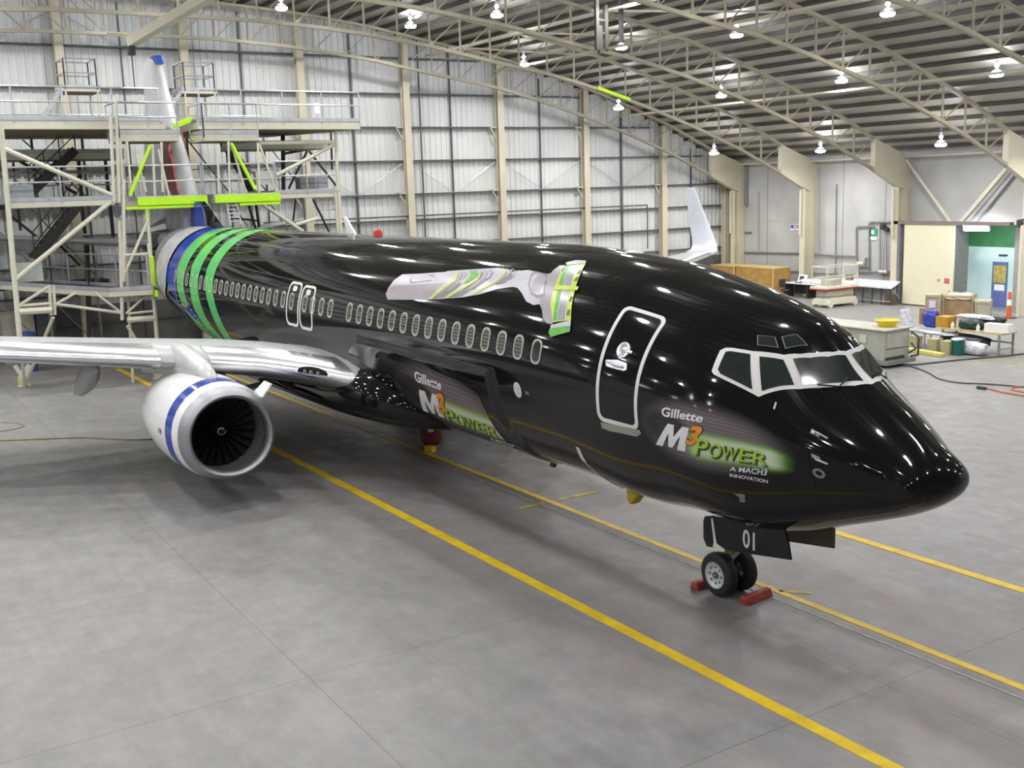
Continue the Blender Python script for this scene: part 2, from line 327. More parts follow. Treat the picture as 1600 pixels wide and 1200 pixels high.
# right wall, with the door opening
AX0, AX1, DH = -24.35, -21.35, 3.86
b = MB().box(XB-.2, AX0, YR, YR+.2, 0, 8.2).box(AX1+.9, 26, YR, YR+.2, 0, 8.2).box(AX0, AX1+.9, YR, YR+.2, DH, 8.2)
wr = struct(b.build('wall_right', CONC))
for x in [XB+.6+2.65*i for i in range(24)]:
    if not AX0-3 < x < AX1+1: MB().box(x-.012, x+.012, YR-.006, YR+.01, 0, 7.4).build('panel_joint', DGREY if int(x*10) % 3 else GREYP, wr)
    elif x > 0: pass
for x0, x1 in ((XB, -27.6), (-20.3, 20)):
    MB().box(x0, x1, YR-.005, YR+.01, 3.86, 3.90).build('panel_joint', GREYP, wr)
struct(MB().box(XB, 26, -YR-.2, -YR, 0, 8.2).build('wall_left', CONC))
struct(MB().box(24, 24.3, -YR, YR, 0, 14.6).build('wall_front', mat('front_cladding', (.30, .31, .31), .6)))
# recess behind the opening
YB = 34.75
struct(MB().box(AX0-.2, AX0, YR+.2, YB, 0, DH+.1).build('wall_recess_side', BLOCKC))
struct(MB().box(AX1+.9, AX1+1.1, YR+.2, YB, 0, DH+.1).build('wall_recess_right', BLOCKC))
struct(MB().box(AX0-.2, AX1+1.1, YB, YB+.2, 0, 2.75).build('wall_recess_lower', mat('pale_cyan_paint', (.62, .80, .80), .5, var=.02)))
b = MB()
for k in range(11): b.box(AX0-.2, AX1+1.1, YB-.02*(k % 2), YB+.2, 2.75+k*.11, 2.75+(k+1)*.11)
struct(b.build('wall_recess_upper', mat('green_slats', (.06, .25, .09), .5)))
struct(MB().box(AX0-.2, AX1+1.1, YR+.2, YB+.2, DH+.1, DH+.2).build('ceiling_recess', BLOCKC))
BX0, BX1 = at(1, YB, 1550.5, 440).x, at(1, YB, 1574, 440).x
dr = MB().box(BX0, BX1, YB-.05, YB, 0, 2.08).build('door_1', mat('door_blue_paint', (.13, .16, .42), .5)); struct(dr)
MB().box(BX0+.08, BX1-.05, YB-.062, YB-.05, 1.12, 1.92).build('notice_board', mat('notice_board', (.50, .40, .12), .7, var=.3, vs=6), dr)
MB().box(BX0+.15, BX1-.1, YB-.062, YB-.05, .76, 1.04).build('door_notice', PAPER, dr)
MB().box(BX0+.03, BX0+.07, YB-.12, YB-.05, .98, 1.05).build('door_handle', GALV, dr)
MB().box(BX0+.3, BX1-.05, YB-.07, YB, 2.36, 2.43).build('door_closer', DARK, dr)
# the big sliding panel and its header
YD = 32.65
DX0, DX1 = at(1, YD, 1412, 400).x, at(1, YD, 1489.5, 400).x
sd = MB().box(DX0, DX1, YD, YD+.10, .06, DH-.02).build('door_2', DOORC); struct(sd)
MB().box(DX1-.42, DX1-.15, YD-.015, YD, 1.16, 1.40).build('door_sign', mat('sign_red', (.55, .10, .12), .5, var=.3, vs=20), sd)
MB().box(DX1-.80, DX1-.64, YD-.015, YD, 1.24, 1.36).build('door_plate', GALV, sd)
MB().box(DX1-.16, DX1-.10, YD-.03, YD, .72, .86).build('door_pull', GALV, sd)
MB().box(DX0, DX1, YD, YD+.1, 0, .06).build('door_seal', DARK, sd)
hd = MB().box(DX0-.75, -20.9, YD-.05, YD+.25, DH, DH+.14).build('trim_1', mat('header_brown', (.20, .155, .14), .6)); struct(hd)
struct(MB().box(DX0-.55, DX0-.25, YD-.02, YD+.25, 0, DH).build('trim_2', mat('jamb_mauve_grey', (.22, .20, .24), .6)))
pier = MB().box(-21.0, -20.45, YR-.3, YR, 0, DH-.15).build('trim_3', BLOCKC); struct(pier)
t = empty('tube_light', (-22.6, YR-.85, 3.75), 'glowing fluorescent tube light over the open recess beside the cream door', 'light')
MB().box(-23.2, -21.9, YR-.93, YR-.77, 3.77, 3.85).build('lamp_housing', WHITE, t)
MB().tube((-23.15, YR-.85, 3.68), (-21.95, YR-.85, 3.68), .085).build('glowing_tube', GLOWW, t)
li = bpy.data.lights.new('recess_light', 'AREA'); li.energy = 30; li.color = (.75, 1, .85); li.shape = 'RECTANGLE'; li.size = 1.6; li.size_y = .3
lo = bpy.data.objects.new('recess_lamp', li); COL.objects.link(lo); lo.location = (0, 0, -.17); lo.parent = t
# right wall columns with their haunches
rl = ['nearest the back corner, by the plywood crates', 'behind the desk and scissor lift', 'left of the cream sliding door', 'at the right edge, beyond the pier']
for i, x in enumerate(TX):
    lab = f"cream column with deep haunch on the right wall, {rl[i]}" if i < 4 else 'cream column with deep haunch on the right wall outside the view'
    t = empty('haunched_column', (x, YR, 0), lab, 'column', 'columns of the right wall')
    MB().box(x-.17, x+.17, YR-.9, YR-.86, 0, 5.6).box(x-.17, x+.17, YR-.05, YR-.01, 0, 6.9).box(x-.02, x+.02, YR-.86, YR-.05, 0, 5.6).box(x-.14, x+.14, YR-.5, YR-.1, 0, 6.6).build('column_shaft', CREAM, t)
    MB().prism([(YR-2.6, 6.42), (YR-2.6, 7.88), (YR-.02, 6.98), (YR-.02, 5.4), (YR-.9, 5.62)], 0, x-.13, x+.13).build('haunch', CREAM, t)
    MB().tube((x-.05, YR-1.0, 5.55), (x-.05, YR-1.0, 3.2), .06).build('conduit', CREAML, t)
# roof trusses
tl = ['closest to the back wall', 'second from the back wall', 'third from the back wall', 'fourth from the back wall', 'fifth from the back wall, at the upper right', 'above the wing', 'above the nose of the aircraft', 'nearly above the camera', 'behind the camera']
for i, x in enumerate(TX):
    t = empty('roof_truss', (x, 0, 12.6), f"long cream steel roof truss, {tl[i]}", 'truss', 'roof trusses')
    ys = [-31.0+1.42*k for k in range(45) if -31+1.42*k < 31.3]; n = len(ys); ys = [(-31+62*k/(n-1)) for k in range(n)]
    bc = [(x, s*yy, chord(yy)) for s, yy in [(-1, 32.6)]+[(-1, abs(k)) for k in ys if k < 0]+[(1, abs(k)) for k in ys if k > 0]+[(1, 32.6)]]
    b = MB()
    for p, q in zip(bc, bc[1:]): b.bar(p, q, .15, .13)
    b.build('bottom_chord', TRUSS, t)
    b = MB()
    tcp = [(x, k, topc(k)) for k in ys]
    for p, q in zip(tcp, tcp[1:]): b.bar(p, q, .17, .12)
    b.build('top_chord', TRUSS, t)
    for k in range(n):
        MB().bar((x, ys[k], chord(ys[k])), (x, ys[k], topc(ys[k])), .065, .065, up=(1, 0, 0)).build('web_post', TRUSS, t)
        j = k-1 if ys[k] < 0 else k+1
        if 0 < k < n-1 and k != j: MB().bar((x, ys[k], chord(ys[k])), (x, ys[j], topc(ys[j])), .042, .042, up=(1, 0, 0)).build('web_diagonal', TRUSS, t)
    if i == 1:
        MB().bar((x+.12, 19.25, chord(19.25)+.02), (x+.12, 21.1, chord(21.1)+.02), .04, .14).build('marker_tape', LIME, t)
# roof sheet and purlins
v = []; f = []; ys = [(-33.7+67.4*k/60) for k in range(61)]
for yy in ys: v += [(XB-.2, yy, topc(yy)+.38), (24.3, yy, topc(yy)+.38), (XB-.2, yy, topc(yy)+.44), (24.3, yy, topc(yy)+.44)]
for k in range(60):
    a = 4*k; f += [(a, a+1, a+5, a+4), (a+2, a+6, a+7, a+3)]
ce = struct(MB().add(v, f).build('ceiling', mat('roof_sheet', (.46, .435, .36), .5, var=.10, vs=.5)))
yy = -33.0
while yy < 33.2:
    z = topc(yy)
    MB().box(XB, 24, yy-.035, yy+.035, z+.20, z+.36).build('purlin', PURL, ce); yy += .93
for yy in (13.9, 17.6, 25.2, 33.0):
    z = topc(yy)-.12; z2 = chord(yy)+.95 if yy < 30 else 7.03
    MB().tube((XB+.5, yy, z2), (22, yy, z2), .05).tube((XB+.5, yy+.35, z2+.02), (22, yy+.35, z2+.02), .025).build('roof_pipe', CREAM, ce)
# roof bracing between the trusses
for i in range(len(TX)-1):
    for y0 in (14.6,):
        MB().bar((TX[i], y0, topc(y0)-.05), (TX[i+1], y0+4.3, topc(y0+4.3)-.05), .08).build('roof_brace', CREAM, ce)
# wall bracing over the door
t = empty('wall_brace', (-24, YR-.5, 5), 'cream diagonal K brace on the concrete wall above the cream sliding door', 'brace')
for a, c_ in (((1417, 250), (1486, 347)), ((1574, 262), (1502, 347))):
    MB().bar(at(1, YR-.45, *a), at(1, YR-.45, *c_), .11 if a[0] < 1500 else .17).build('brace_bar', CREAML, t)
MB().bar(at(1, YR-.12, 1591, 262), at(1, YR-.12, 1524, 345), .18).build('brace_bar', GREYP, t)
# pipes on the right wall
t = empty('wall_pipework', (-28, YR-.08, 2), 'grey pipes running along the concrete wall behind the lift and long bench', 'pipes')
def wp(pts, r=.04, m=None): MB().pipe([at(1, YR-.10, *p) for p in pts], r).build('pipe', m or mat('pipe_grey', (.20, .20, .22), .5), t)
wp([(1163, 394), (1252, 396)]); wp([(1273, 397.5), (1338, 401), (1340, 410), (1340, 425)]); wp([(1338, 401), (1338, 356), (1341, 354), (1366, 354)])
wp([(1358, 427), (1358, 350), (1360, 347), (1399, 347)]); wp([(1352, 415), (1352, 404), (1358, 403)]); wp([(1375, 347), (1375, 427)], .025); wp([(1385, 360), (1385, 427)], .025)
wp([(1340, 418), (1357, 418)]); wp([(1340, 426), (1396, 424)]); wp([(1164, 423), (1252, 424)], .03); wp([(1307, 288), (1305, 428)], .03); wp([(1272, 427), (1310, 428)], .03)
wp([(1163, 255), (1163, 318), (1167, 322), (1167, 258)], .05); wp([(1163, 363), (1174, 363)], .04); wp([(1185, 300), (1185, 390)], .015); wp([(1280, 260), (1280, 395)], .015)
MB().lathe(at(1, YR-.25, 1378, 355), (0, 1, 0), [(0, 0), (0, .14), (.15, .16), (.15, 0)], 12).lathe(at(1, YR-.25, 1384, 359), (0, 1, 0), [(0, 0), (0, .10), (.15, .12), (.15, 0)], 12).build('valve', DARK, t)
MB().lathe(at(1, YR-.25, 1345, 412), (1, 0, 0), [(-.2, 0), (-.2, .1), (.2, .1), (.2, 0)], 12).lathe(at(1, YR-.2, 1380, 425), (1, 0, 0), [(-.25, 0), (-.25, .09), (.25, .09), (.25, 0)], 12).build('pump', CREAML, t)
sg = MB(); p, q = at(1, YR-.03, 1359, 358), at(1, YR-.03, 1370, 369); sg.box(p.x, q.x, YR-.04, YR-.01, q.z, p.z)
s1 = tag(sg.build('wall_sign', mat('sign_green', (.03, .30, .20), .5)), 'green and white safety sign on the concrete wall beside the pipes', 'sign')
p, q = at(1, YR-.03, 1360, 369.5), at(1, YR-.03, 1370, 375); MB().box(p.x, q.x, YR-.04, YR-.01, q.z, p.z).build('sign_lower_panel', PAPER, s1)
p, q = at(1, YR-.03, 1362, 359.5), at(1, YR-.03, 1366, 366); MB().box(p.x, q.x, YR-.045, YR-.04, q.z, p.z).build('sign_pictogram', PAPER, s1)
for i, (x, m_) in enumerate(((1235, mat('notice_navy', (.12, .10, .3), .5, var=.5, vs=30)), (1243, mat('notice_mixed', (.5, .25, .4), .5, var=.6, vs=30)))):
    p, q = at(1, YR-.03, x, 350), at(1, YR-.03, x+6, 360)
    n_ = tag(MB().box(p.x, q.x, YR-.03, YR-.01, q.z, p.z).build('wall_notice', PAPER), f"small {('navy', 'pinkish')[i]} and white notice on the wall left of the second column", 'sign')
    MB().box(p.x+.03, q.x-.03, YR-.036, YR-.03, q.z+.1, p.z-.03).build('notice_print', m_, n_)
# ceiling lamps
ROWS = [(-35.3, 11.3, 5.75, 'the row nearest the back wall'), (-29.8, 12.2, 6.0, 'the second row from the back wall'), (-23.7, 13.2, 6.05, 'the third row from the back wall'), (-17.2, 13.6, 6.0, 'the fourth row from the back wall'),
        (-10.7, 13, 6, 'a row above the wing'), (-4.2, 13, 6, 'a row above the nose'), (2.3, 13, 6, 'a row behind the camera'), (9.0, 13, 6, 'the row furthest behind the camera')]
def make_lamp():
    t = empty('high_bay_lamp', (0, 0, 0))
    MB().lathe((0, 0, 0), (0, 0, 1), [(.06, .30), (.08, .30), (.18, .22), (.24, .13), (.24, .10), (.17, .20), (.08, .28), (.06, .30)], 20).build('reflector', GALV, t, True, local=True)
    MB().lathe((0, 0, 0), (0, 0, 1), [(.07, .285), (-.01, .29), (-.06, .22), (-.08, 0)], 20).build('lens', LENS, t, local=True)
    MB().lathe((0, 0, 0), (0, 0, 1), [(.36, .06), (.40, .085), (.46, .085), (.50, .04)], 14).build('vent', NECKG, t, True, local=True)
    MB().tube((0, 0, .24), (0, 0, .37), .05).tube((0, 0, .49), (0, 0, .66), .06).tube((0, 0, .66), (0, 0, 1.1), .015).build('ballast', GALV, t, local=True)
    li = bpy.data.lights.new('high_bay', 'AREA'); li.shape = 'DISK'; li.size = .5; li.energy = LAMP_W; li.spread = math.radians(158); li.color = LAMP_COL
    lo = bpy.data.objects.new('lamp_light', li); COL.objects.link(lo); lo.location = (0, 0, -.11); lo.parent = t
    return t
proto = make_lamp(); proto.scale = (.82, .82, .82); first = True
for (x, y0, dy, rn) in ROWS:
    for k in range(-7, 4):
        y = y0+k*dy
        z = {0: 12.95, 1: 11.75, 2: 10.0, 3: 7.5}.get(k, chord(y)+1.0) if x < -17 else chord(y)+.75
        if x == -35.3 and k >= 0: y = (11.3, 17.03, 22.47, 28.71)[k]; z = (13.07, 11.66, 9.78, 7.57)[k]
        if x == -29.8 and k >= 0: y = (12.23, 18.35, 24.03, 30.56)[k]; z = (13.33, 11.79, 9.92, 7.42)[k]
        if x == -23.7 and k >= 1: y = (0, 19.07, 24.93, 31.52)[k]; z = (0, 11.98, 10.01, 7.43)[k]
        if x == -23.7 and k == 3: x_s, y, z = at(1, 29.6, 1470, 227)
        if x == -17.2 and k == 2: y, z = 25.66, 10.1
        if z > topc(y)-.1: z = topc(y)-.35
        if abs(y) > 32: continue
        o = proto if first else copy_tree(proto); first = False
        o.location = (x_s if (x == -23.7 and k == 3) else x, y, z)
        for ch in o.children:                          # the lamps over the front half burn lower
            if ch.type == 'LIGHT' and x > -15:
                key = 'high_bay_low' if x < 0 else 'high_bay_lowest'
                if key not in bpy.data.lights: l2 = ch.data.copy(); l2.name = key; l2.energy = LAMP_W*(.58 if x < 0 else .30)
                ch.data = bpy.data.lights[key]
        vis_ = x <= -17 and k >= 0
        w_ = ['highest, nearest the ridge', 'second down from the ridge', 'third down from the ridge', 'lowest, nearest the right wall'][k] if k >= 0 else ''
        tag(o, f"glowing roof lamp in {rn}, {w_}" if vis_ else f"glowing roof lamp in {rn}, out of view", 'lamp', 'high-bay roof lamps')
# hoist beam and dark hoist frame
t = empty('hoist_beam', at(2, 11.3, 200, 70), 'cream overhead beam slanting down from the roof above the tail fin', 'beam')
a, b_ = at(2, 11.4, 204, 66), at(2, 12.5, 330, -8); MB().bar(a, b_, .34, .30).build('beam', CREAM, t)
MB().bar(a+Vector((0, 0, -.1)), a+Vector((0, 0, -.42)), .22).build('hook_block', DARK, t); MB().tube(a+Vector((0, 0, -.4)), a+Vector((0, 0, -1.6)), .02).build('hoist_chain', DARK, t)
a = at(0, -34.2, 168, 53); MB().bar(a, at(0, -34.2, 236, 60), .1).build('cross_tube', CREAM, t); MB().bar(at(0, -34.2, 212, 22), at(0, -34.2, 290, 30), .16).build('trolley', CREAM, t)
t = empty('roof_hoist_frame', (-27.5, 14.5, 12.0), 'dark steel frame hanging under the roof left of the brightest lamp', 'frame')
for x_, y0, y1 in ((932, 0, 78), (946, 8, 76), (970, 0, 66), (937, 40, 84)):
    MB().bar(at(0, -24.5, x_, y0), at(0, -24.5, x_+1, y1), .13).build('hanger', DARK, t)
for yy in (30, 50, 76): MB().bar(at(0, -24.5, 931, yy), at(0, -24.5, 950, yy+3), .07).build('cross_bar', DARK, t)
# floor markings
def strip(name, y0, y1, x0, x1, m, lab):
    return tag(MB().box(x0, x1, min(y0, y1), max(y0, y1), .001, .006).build(name, m), lab, 'line', 'painted floor lines')
ml = mat('floor_line_yellow', (.72, .50, .015), .5, var=.15, vs=4); mworn = mat('floor_line_worn', (.50, .38, .06), .6, var=.4, vs=6)
def lane(name, p, q, w_, m, lab):
    p = Vector((*p, .004)); q = Vector((*q, .004)); return tag(MB().bar(p, q, w_, .006).build(name, m), lab, 'line', 'painted floor lines')
lane('floor_line', (-34, -2.33), (9, -2.08), .19, ml, 'wide yellow floor line in the foreground between engine and nose wheel')
lane('floor_line', (-34, .42), (9, .70), .13, ml, 'yellow floor line running under the middle of the aircraft past the nose wheel')
lane('floor_line', (-11, 3.42), (9, 3.66), .18, ml, 'yellow floor line to the right beyond the nose')
lane('floor_line', (-12, .30), (1, .38), .025, mat('floor_line_white', (.42, .42, .40), .6, var=.3, vs=5), 'thin pale floor line alongside the middle yellow line')
for i, (p, q) in enumerate((((-9.69, -.15), (-9.7, .45)), ((-9.72, .8), (-9.68, 1.7)))): lane('floor_mark', p, q, .12, mworn, ('short worn yellow cross mark left of the middle floor line', 'short worn yellow cross mark right of the middle floor line')[i])
lane('floor_mark', (-3.6, .66), (-3.25, .95), .1, mworn, 'worn yellow patch on the floor beside the nose wheel chock')
for i, (p, q) in enumerate((((-14.0, 20.2), (-13.85, 23.4)), ((-12.9, 20.4), (-12.9, 23.4)))): lane('floor_line', p, q, .07, mworn, ('faint yellow floor line at the right behind the cable', 'faint yellow floor line at the right in front of the cable')[i])
# ------------------------------------------------------------------ the aircraft: fuselage surface by distance aft of the nose (s) and angle above the widest line on the near side (a)
VV = [2.4502, 2.7889, 3.01, 3.3194, 3.7371, 4.3026, 4.5813, 4.7591, 4.978, 5.1125, 2.2329, 2.0868, 1.9171, 1.6922, 1.4707, 1.3195, 1.3328, 1.2387, 1.3262, 0.5628, 0.6591, 0.8702, 1.127, 1.3283, 1.6329, 1.7514, 1.8453, 1.8747, 0.3132, 0.3227, 0.3424, 0.4068, 0.2941, 0.2089, 0.0847, 0.0272, 0.2362]
NS = VV[36]
TT = [math.sqrt(x) for x in (0, .15, .4, .8, 1.4, 2.0, 2.8, 3.6, 4.8, 6.2, 8., 30.)]
def pchip(x, y):
    x = np.array(x, float); y = np.array(y, float); h = np.diff(x); d = np.diff(y)/h; m_ = np.zeros(len(x)); m_[0] = d[0]; m_[-1] = d[-1]
    for i in range(1, len(x)-1):
        if d[i-1]*d[i] > 0: w1 = 2*h[i]+h[i-1]; w2 = h[i]+2*h[i-1]; m_[i] = (w1+w2)/(w1/d[i-1]+w2/d[i])
    def f(t):
        k = int(np.clip(np.searchsorted(x, t)-1, 0, len(h)-1)); u = (t-x[k])/h[k]
        return (2*u**3-3*u**2+1)*y[k]+(u**3-2*u**2+u)*h[k]*m_[k]+(-2*u**3+3*u**2)*y[k+1]+(u**3-u**2)*h[k]*m_[k+1]
    return f
ZC = 3.32
fT = pchip(TT, VV[:10]+[ZC+1.88]*2); fB = pchip(TT, [VV[0]]+VV[10:19]+[VV[18]]*2); fW = pchip(TT, [0]+VV[19:28]+[1.88]*2)
TS = [24, 26, 28, 30, 32, 34, 36, 37.6]; T4 = [(5.2, 5.2, 5.2, 5.19, 5.16, 5.08, 4.95, 4.75), (1.326, 1.5, 1.78, 2.22, 2.8, 3.4, 3.95, 4.35), (1.88, 1.86, 1.78, 1.62, 1.38, 1.05, .65, .25), (3.32, 3.34, 3.42, 3.6, 3.85, 4.15, 4.42, 4.55)]
def sec(s):
    if s > 24: return [float(np.interp(s, TS, t)) for t in T4]+[0]
    t = max(s-NS, 0); r = math.sqrt(t); tp, bt, w_ = fT(r), fB(r), fW(r)
    zm = min(VV[0]+(ZC-VV[0])*(1-math.exp(-t/2.2)), bt+(tp-bt)*.62) if s < 10 else ZC
    return tp, bt, w_, zm, float(np.interp(t, [.0, .4, .8, 1.2, 1.7, 2.2, 2.8, 3.5, 4.5, 6.5], [0]+VV[28:36]+[0]))
def surf(s, a):
    tp, bt, w_, zm, pin = sec(s); a = math.radians(a); sn, cn = math.sin(a), math.cos(a)
    return Vector((-s, -w_*cn*(1-pin*max(sn, 0)**2), zm+(tp-zm if sn > 0 else zm-bt)*sn))
FRONT = [0.0]
def swell(s, a):                                  # the front of the wing-to-body fairing stands proud of the fuselage
    def ss(t): t = min(max(t, 0), 1); return t*t*(3-2*t)
    return .055*ss((s-7.6)/.25)*ss((-1.0-a)/6)
def skin(s, a, off=0.0):
    if FRONT[0]: off += swell(s, a)
    p = surf(s, a); n = (surf(s+.02, a)-p).cross(surf(s, a+.5)-p)
    n.normalize(); c = Vector((p.x, 0, (sec(s)[0]+sec(s)[1])/2))
    if n.dot(p-c) < 0: n = -n
    return p+n*off
air = empty('airliner', (-19, 0, 0), 'black twin-jet airliner with green hoops on the rear and white-ringed engine, parked in the hangar', 'aircraft')
ss = [NS+x*x for x in np.linspace(0.0, math.sqrt(6.4), 64)]+list(np.linspace(7, 24, 24))+list(np.linspace(24.7, 37.6, 18))
ss[0] = NS+1e-5
NA = 72
fus = MB().loft([[surf(s, 360*i/NA) for i in range(NA)] for s in ss], cap0=True, cap1=True).build('fuselage', BLACK, air, True, ang=60)
def decal(name, poly, m, off, parent, step=.12, mirror=False, attr=None):
    """a painted or applied patch lying on the fuselage skin"""
    k = math.pi/180*1.9; P = [(s, a*k) for s, a in poly]
    xs = [p[0] for p in P]; ys = [p[1] for p in P]; n = len(P)
    def inside(x, y):
        c = False; j = n-1
        for i in range(n):
            if (P[i][1] > y) != (P[j][1] > y) and x < (P[j][0]-P[i][0])*(y-P[i][1])/(P[j][1]-P[i][1])+P[i][0]: c = not c
            j = i
        return c
    V2 = []; E2 = []
    for i in range(n):
        a, b = Vector(P[i]), Vector(P[(i+1) % n]); q = max(1, int((b-a).length/step))
        for t in range(q): V2.append(a+(b-a)*(t/q))
    E2 = [(i, (i+1) % len(V2)) for i in range(len(V2))]
    x = min(xs)+step/2
    while x < max(xs):
        y = min(ys)+step/2
        while y < max(ys):
            if inside(x, y) and min((v-Vector((x, y))).length for v in V2) > step*.45: V2.append(Vector((x, y)))
            y += step
        x += step
    r = delaunay_2d_cdt(V2, E2, [list(range(len(E2)))], 1, 1e-5)
    vs = []
    for v in r[0]:
        p = skin(v[0], v[1]/k, off)
        if mirror: p.y = -p.y
        vs.append(p)
    o = MB().add(vs, [tuple(f) for f in r[2]]).build(name, m, parent, True, ang=80)
    fix_out(o, mirror)
    if attr:
        at_ = o.data.attributes.new('logo_xy', 'FLOAT_VECTOR', 'POINT')
        for i, v in enumerate(r[0]): at_.data[i].vector = (*attr(v[0], v[1]/k), 0)
    return o
def fix_out(o, mirror=False):
    me = o.data; off = wloc(o.parent) if o.parent else Vector()
    s = 0
    for p in me.polygons[:60]:
        c = p.center+off; s += p.normal.dot(c-Vector((c.x, 0, 3.2)))*p.area
    if s < 0: me.flip_normals()
def ring(name, outer, inner, m, off, parent, mirror=False):
    o2, i2 = [], []
    for i in range(len(outer)):
        a, b, c, d = outer[i], outer[(i+1) % len(outer)], inner[i], inner[(i+1) % len(outer)]
        k = max(1, math.ceil(abs(a[1]-b[1])/2.5), math.ceil(abs(a[0]-b[0])/.2))
        for t in range(k): o2.append((a[0]+(b[0]-a[0])*t/k, a[1]+(b[1]-a[1])*t/k)); i2.append((c[0]+(d[0]-c[0])*t/k, c[1]+(d[1]-c[1])*t/k))
    outer, inner = o2, i2
    n = len(outer); vs = [skin(s, a, off) for s, a in outer]+[skin(s, a, off) for s, a in inner]+[skin(s, a, 0) for s, a in outer]+[skin(s, a, 0) for s, a in inner]
    if mirror: vs = [Vector((v.x, -v.y, v.z)) for v in vs]
    f = []
    for i in range(n):
        j = (i+1) % n; f += [(i, j, n+j, n+i), (i, 2*n+i, 2*n+j, j), (n+i, n+j, 3*n+j, 3*n+i)]
    return MB().add(vs, f).build(name, m, parent, True, ang=40)
def rrect(s0, s1, a0, a1, r, n=5, kk=30.2):
    """rounded rectangle in (s, a); r in metres"""
    ra = r*kk; out = []
    for cx, cy, t0 in ((s1-r, a1-ra, 0), (s0+r, a1-ra, 90), (s0+r, a0+ra, 180), (s1-r, a0+ra, 270)):
        for i in range(n+1): t = math.radians(t0+90*i/n); out.append((cx+r*math.cos(t), cy+ra*math.sin(t)))
    return out
def subdiv(poly, k):
    out = []
    for i in range(len(poly)):
        a, b = poly[i], poly[(i+1) % len(poly)]
        for t in range(k): out.append((a[0]+(b[0]-a[0])*t/k, a[1]+(b[1]-a[1])*t/k))
    return out
# cabin windows
mwn = SHADE; N, L, B = nodes(mwn); tc = N.new('ShaderNodeTexCoord'); wv = N.new('ShaderNodeTexWave'); wv.bands_direction = 'Z'; wv.inputs['Scale'].default_value = 5.5
L.new(tc.outputs['Object'], wv.inputs['Vector']); cr = N.new('ShaderNodeValToRGB'); cr.color_ramp.elements[0].color = (.018, .018, .016, 1); cr.color_ramp.elements[1].color = (.17, .17, .14, 1)
L.new(wv.outputs['Fac'], cr.inputs['Fac']); L.new(cr.outputs['Color'], B.inputs['Base Color'])
FRM = mat('window_frame_beige', (.46, .46, .40), .4, var=.05)
def make_window(s, a=12.5, m=SHADE):
    o = ring('cabin_window', rrect(s-.135, s+.135, a-6.2, a+6.2, .115), rrect(s-.105, s+.105, a-5.2, a+5.2, .10), FRM, .008, air)
    decal('window_pane', rrect(s-.105, s+.105, a-5.2, a+5.2, .10), m, .003, o, .1)
    ring('lower_rim', rrect(s-.105, s+.105, a-5.2, a+0, .09), rrect(s-.09, s+.09, a-4.0, a-.3, .08), OUTL, .006, o) if False else None
    return o
W0 = 6.41; w0 = make_window(W0, m=GLASS); w0['label'] = 'foremost cabin window with its shade up'
for k in (1, 2, 3, 4): make_window(W0+.508*k+.01)
WS = [W0+.01+.508*k for k in list(range(5, 15))+[16, 17, 18]]+[16.03, 16.87]+[17.42, 17.93]
w1 = make_window(WS[0])
for s in WS[1:]:
    o = copy_tree(w1, air); o.location = w1.location-Vector((s-WS[0], 0, 0))
for s in [18.42+.48*i for i in range(19)]:
    if s < 23.6:
        o = copy_tree(w1, air); o.location = w1.location-Vector((s-WS[0], 0, 0))
    else: make_window(s, 12.8 if s < 25 else 12.8-(s-25)*.2)
# overwing exits, galley door
for s0, s1, a0, a1 in ((16.38, 17.17, -5.5, 26.5), (15.52, 16.31, -6, 25.3)):
    o = ring('overwing_exit', rrect(s0, s1, a0, a1, .17, 6), rrect(s0+.06, s1-.06, a0+1.8, a1-1.8, .13, 6), OUTL, .008, air)
    decal('exit_vent', rrect(s0+.28, s1-.25, a1-7, a1-3, .05, 3), OUTL, .006, o, .1)
o = ring('galley_door', subdiv(rrect(3.99, 4.85, -11.5, 46.0, .13, 6), 4), subdiv(rrect(4.05, 4.785, -9.6, 44.2, .09, 6), 4), OUTL, .009, air); o['label'] = 'white rounded outline of the forward service door'
ring('door_seam', subdiv(rrect(4.05, 4.785, -9.6, 44.2, .09, 6), 4), subdiv(rrect(4.06, 4.775, -9.3, 43.9, .085, 6), 4), BLACKM, .004, o)
b = MB(); c = skin(4.43, 24.2, .0); n = (skin(4.43, 24.2, .1)-c).normalized()
b.lathe(c, n, [(0, .125), (.03, .12), (.035, .09), (.02, .06), (.05, 0)], 20).build('door_porthole', SILVER, o, True)
MB().tube(skin(4.34, 24.0, .03), skin(4.24, 24.2, .03), .022).build('porthole_latch', SILVER, o)
decal('door_handle_recess', [(4.73, 17.4), (4.5, 19.0), (4.3, 18.7), (4.27, 15.9), (4.32, 14.7), (4.69, 14.6)], SILVER, .010, o, .1)
MB().pipe([skin(4.68, 17.0, .02), skin(4.5, 16.2, .05), skin(4.36, 16.2, .02)], .02).build('door_handle', GALV, o)
decal('door_sill_plate', [(4.80, -11.9), (3.97, -10.7), (3.95, -12.2), (4.06, -14.4), (4.66, -15.1), (4.79, -14.6)], mat('sill_grey', (.30, .30, .26), .5), .014, air, .1)
